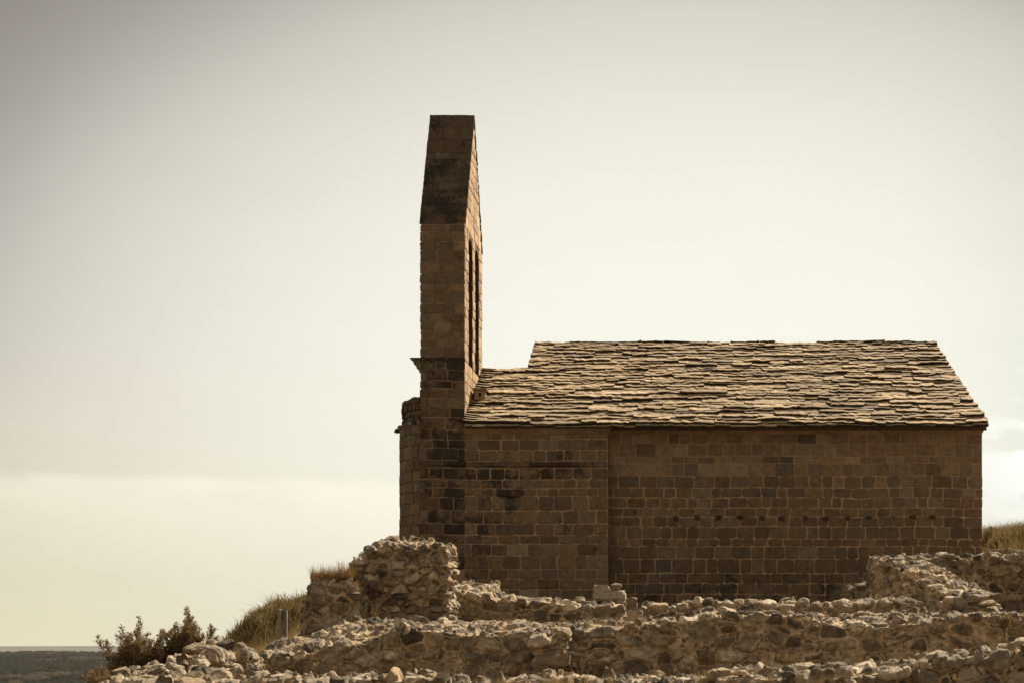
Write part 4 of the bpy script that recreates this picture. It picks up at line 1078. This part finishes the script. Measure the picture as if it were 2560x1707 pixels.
def shrub(name, label, base, spires, seed, spread=.35):
    """upright woody herb: stems with short side twigs set with small leaves"""
    rg = np.random.default_rng(seed); root = empty(name, base, label, 'shrub')
    st = MB(); lf = []; lc = []
    LP = np.array([(.27, .175, .08), (.33, .22, .11), (.17, .12, .055), (.38, .27, .14), (.21, .15, .07)])
    def leaves(a, b, n, s):
        for _ in range(n):
            f = rg.random(); p_ = a+(b-a)*f + rg.normal(0, .006, 3)
            d_ = (b-a)/np.linalg.norm(b-a)*.8+rg.normal(0, .55, 3); d_ /= np.linalg.norm(d_)
            w_ = np.cross(d_, rg.normal(size=3)); w_ /= np.linalg.norm(w_); l_ = s*rg.uniform(.6, 1.5)
            lf.append([p_, p_+d_*l_*.5+w_*l_*.22, p_+d_*l_, p_+d_*l_*.5-w_*l_*.22]); lc.append(LP[rg.integers(5)]*rg.uniform(.7, 1.3))
    B = np.array(base, float)
    sp0 = np.array(spires); fill = []
    for _ in range(int(len(spires)*3.2)):
        a_ = sp0[rg.integers(len(sp0))]; fill.append((a_[0]*rg.uniform(.75, 1.05)+rg.normal(0, .07), rg.uniform(-.25, .25), a_[2]*rg.uniform(.45, .88)))
    for (dx, dy, dz) in list(spires)+fill:
        tip = B+np.array([dx, dy, dz]); b0 = B+np.array([dx*.62+rg.normal(0, .04), dy*.3, -.05])
        pts = [b0]; ns = 9
        for k in range(1, ns+1):
            f = k/ns; pts.append(b0+(tip-b0)*f+np.array([math.sin(f*3)*.02*rg.normal(), 0, 0])+rg.normal(0, .006, 3))
        st.tube(pts, list(np.linspace(.006, .0015, ns+1)), 4, (.16, .11, .07, 0))
        hh = np.linalg.norm(tip-b0); nt_ = int(hh*125)
        for q in range(nt_):
            f = rg.uniform(.12, .985)**.85; kk = min(int(f*ns), ns-1); a = pts[kk]+(pts[kk+1]-pts[kk])*(f*ns-kk)
            ln_ = (.145*(1-f)**.7+.02)*rg.uniform(.5, 1.2); th_ = rg.uniform(0, 6.28)
            dd = np.array([math.cos(th_)*.75, math.sin(th_)*.75, rg.uniform(.45, 1.1)]); dd /= np.linalg.norm(dd); b = a+dd*ln_
            st.tube([a, b], [.0016, .0008], 3, (.15, .10, .06, 0)); leaves(a, b, int(4+ln_*85), .020)
    st.build('stems', M_wood, root)
    mbl = MB(); n_ = len(lf); mbl.add(np.array(lf).reshape(-1, 3), np.arange(n_*4).reshape(n_, 4), np.repeat(np.array(lc), 4, 0))
    mbl.build('foliage', M_leaf, root)
    return root
ds = 16.8
def sp(lst, bx, by): 
    r_ = np.random.default_rng(5)
    return [((a-bx)/F*ds, r_.uniform(-.25, .25), (by-b)/F*ds) for a, b in lst]
b1 = (Xp(350, ds), ds, Zp(1700, ds))
shrub('shrub', 'brown bush with a thin spire, left one of the pair at the bottom left', b1,
      sp([(288, 1560), (300, 1600), (312, 1590), (325, 1605), (338, 1580), (353, 1542), (346, 1570), (360, 1580), (372, 1600), (385, 1580), (398, 1575), (405, 1600), (330, 1640), (300, 1640), (285, 1650), (275, 1670), (345, 1640), (370, 1640), (395, 1640), (410, 1630), (320, 1655), (360, 1665), (390, 1670), (302, 1670), (335, 1675), (345, 1610), (415, 1592), (424, 1600), (432, 1612), (418, 1615), (268, 1670), (380, 1620), (310, 1620)], 350, 1700), 11)
b2 = (Xp(455, ds), ds+.2, Zp(1665, ds))
shrub('shrub', 'brown bush fanning out, right one of the pair at the bottom left', b2,
      sp([(438, 1516), (446, 1530), (455, 1545), (464, 1530), (471, 1545), (430, 1555), (424, 1560), (415, 1580), (440, 1565), (450, 1570), (462, 1565), (480, 1560), (488, 1570), (498, 1562), (508, 1570), (516, 1590), (470, 1590), (455, 1600), (440, 1600), (425, 1600), (412, 1610), (485, 1595), (500, 1600), (465, 1610), (432, 1620), (420, 1630)], 455, 1665), 12)
shrub('shrub', 'small sparse weed at the bottom left edge against the distant plain', (Xp(245, 15), 15.0, Zp(1720, 15)),
      [(-.05, 0, .20), (.02, .02, .16), (.06, -.03, .22), (-.02, .03, .12), (.10, 0, .13)], 13)
shrub('shrub', 'green weed growing at the right end of the long wall', (Xp(2500, 18.2), 18.1, Zp(1565, 18)),
      [(-.05, 0, .12), (.02, .02, .16), (.05, -.03, .13), (-.02, .03, .10), (.08, 0, .08)], 14)

# dry tufts rooted in the crevices of the long wall and the nearest wall
rg = np.random.default_rng(71); tf = []
for _ in range(46):
    d_ = rg.choice([18.25, 18.55, 12.6]); px_ = rg.uniform(760, 2480) if d_ > 13 else rg.uniform(1000, 2540)
    fr_, bk_ = (frontB, backB) if d_ > 13 else ((frontA2, backA2) if px_ > 1800 else (frontA, frontA))
    zf_ = Zp(np.interp(px_, *zip(*fr_)), d_); m_ = int(rg.uniform(18, 60)); r_ = rg.uniform(.015, .05)
    q = rg.normal(0, r_, (m_, 2)); tf.append(np.stack([Xp(px_, d_)+q[:, 0], d_-.02+q[:, 1], np.full(m_, zf_+.03)], 1))
grass(np.concatenate(tf), .05, .13, 'dry_grass', 'thin dry tufts rooted in cracks along the crests of the nearer rubble walls', wid=.002, lean=.5, seed=72)

# dead branched weeds in front of the long wall
def weed(label, px, py, d, hpx, seed):
    rg = np.random.default_rng(seed); mb = MB(); b = np.array((Xp(px, d), d, Zp(py, d))); H_ = hpx/F*d
    for s_ in range(5):
        p_ = b.copy(); pts = [p_.copy()]; dr = np.array([rg.normal(0, .35), rg.normal(0, .2), 1.0])
        for k in range(6):
            p_ = p_+dr/np.linalg.norm(dr)*H_/6*rg.uniform(.8, 1.1); dr[:2] += rg.normal(0, .15, 2); pts.append(p_.copy())
            if k > 1:
                e_ = p_+np.array([rg.normal(0, .5), rg.normal(0, .3), .7])*H_*.16; mb.tube([p_, e_], [.002, .001], 3, (.30, .22, .12, 0))
        mb.tube(pts, list(np.linspace(.0035, .0012, 7)), 4, (.30, .22, .12, 0))
    return tag(mb.build('dry_weed', M_wood, None, origin=tuple(b)), label, 'weed')
weed('thin dead branching weed before the long wall, left of the jutting brown block', 1150, 1706, 17.3, 70, 1)
weed('low dead weed before the long wall, right of the jutting brown block', 1450, 1708, 17.3, 75, 2)

# ------------------------------------------------------------------ small man-made things
d = 21.5
pm = empty('wooden_marker', (Xp(704, d), d, Zp(1606, d)), 'weathered marker of two upright grey planks on the grassy slope left of the ruins', 'marker')
def plank(px0, px1, py0, py1, y0, th, k, tilt):
    mb = MB(); x0, x1 = Xp(px0, d), Xp(px1, d); z0, z1 = Zp(py1, d), Zp(py0, d); V = []; rg = np.random.default_rng(int(px0))
    for k_ in range(9):
        f = k_/8; z = z0+(z1-z0)*f; sft = tilt*f
        for (xx, yy) in ((x0, y0), (x1, y0), (x1, y0+th), (x0, y0+th)): V.append((xx+sft+rg.normal(0, .0015), yy+rg.normal(0, .001), z+(rg.normal(0, .008) if k_ == 8 else 0)))
    fs = [(i*4+j, i*4+(j+1) % 4, (i+1)*4+(j+1) % 4, (i+1)*4+j) for i in range(8) for j in range(4)]+[(3, 2, 1, 0), (32, 33, 34, 35)]
    mb.add(V, fs, (.34*k, .29*k, .22*k, 0)); return mb
plank(693, 701, 1521, 1607, d, .05, .7, .008).build('plank', M_wood, pm)
plank(707, 714, 1522, 1604, d+.06, .05, .55, 0).build('plank', M_wood, pm)
plank(700.5, 707.5, 1524, 1548, d+.03, .02, .28, 0).build('panel', M_wood, pm)

dF = 44.0
fe = empty('wire_fence', (Xp(2478, dF), dF, Zp(1345, dF)), 'thin wire fence on a wooden post along the top of the grassy mound', 'fence')
mb = MB(); mb.tube([(Xp(2478.5, dF), dF, Zp(1350, dF)), (Xp(2478, dF), dF, Zp(1315, dF))], [.03, .03], 6, (.10, .07, .045, 0)); mb.build('post', M_wood, fe)
mb = MB(); mb.tube([(Xp(2640, dF), dF+.4, Zp(1350, dF)), (Xp(2640, dF), dF+.4, Zp(1312, dF))], [.03, .03], 6, (.10, .07, .045, 0)); mb.build('post', M_wood, fe)
for zz in (1320, 1329):
    mb = MB(); pts = [(Xp(a, dF), dF, Zp(zz+b, dF)) for a, b in ((2440, 0), (2458, .8), (2478, 0), (2520, 2), (2560, 2), (2600, 1), (2640, -2))]
    mb.tube(pts, [.006]*7, 4, (.2, .16, .12, 0)); mb.build('wire', M_wood, fe)
dR_ = 33.0
fe = empty('rope_barrier', (Xp(2517, dR_), dR_, Zp(1395, dR_)), 'low pale rope barrier on a short post behind the dark high wall', 'rope barrier')
mb = MB(); mb.tube([(Xp(2517, dR_), dR_, Zp(1420, dR_)), (Xp(2517, dR_), dR_, Zp(1367, dR_))], [.025, .022], 6, (.2, .15, .09, 0)); mb.build('post', M_wood, fe)
mb = MB(); pts = [(Xp(a, dR_), dR_, Zp(b, dR_)) for a, b in ((2466, 1372), (2482, 1373.5), (2498, 1373), (2517, 1369), (2530, 1372), (2545, 1375), (2560, 1376), (2600, 1372))]
mb.tube(pts, [.009]*8, 5, (.5, .42, .3, 0)); mb.build('rope', M_wood, fe)

# ------------------------------------------------------------------ thin air haze over the plain
mb = MB(); mb.box((-100000, -100000, -200), (100000, 100000, 60), (1, 1, 1, 0))
m = bpy.data.materials.new('haze'); m.use_nodes = True; t = m.node_tree; t.nodes.clear()
o_ = t.nodes.new('ShaderNodeOutputMaterial'); v_ = t.nodes.new('ShaderNodeVolumePrincipled')
v_.inputs['Color'].default_value = (.93, .90, .82, 1); v_.inputs['Density'].default_value = 1.1e-5; v_.inputs['Anisotropy'].default_value = .3
t.links.new(v_.outputs[0], o_.inputs['Volume'])
hz = mb.build('haze', m, None); tag(hz, kind='stuff')
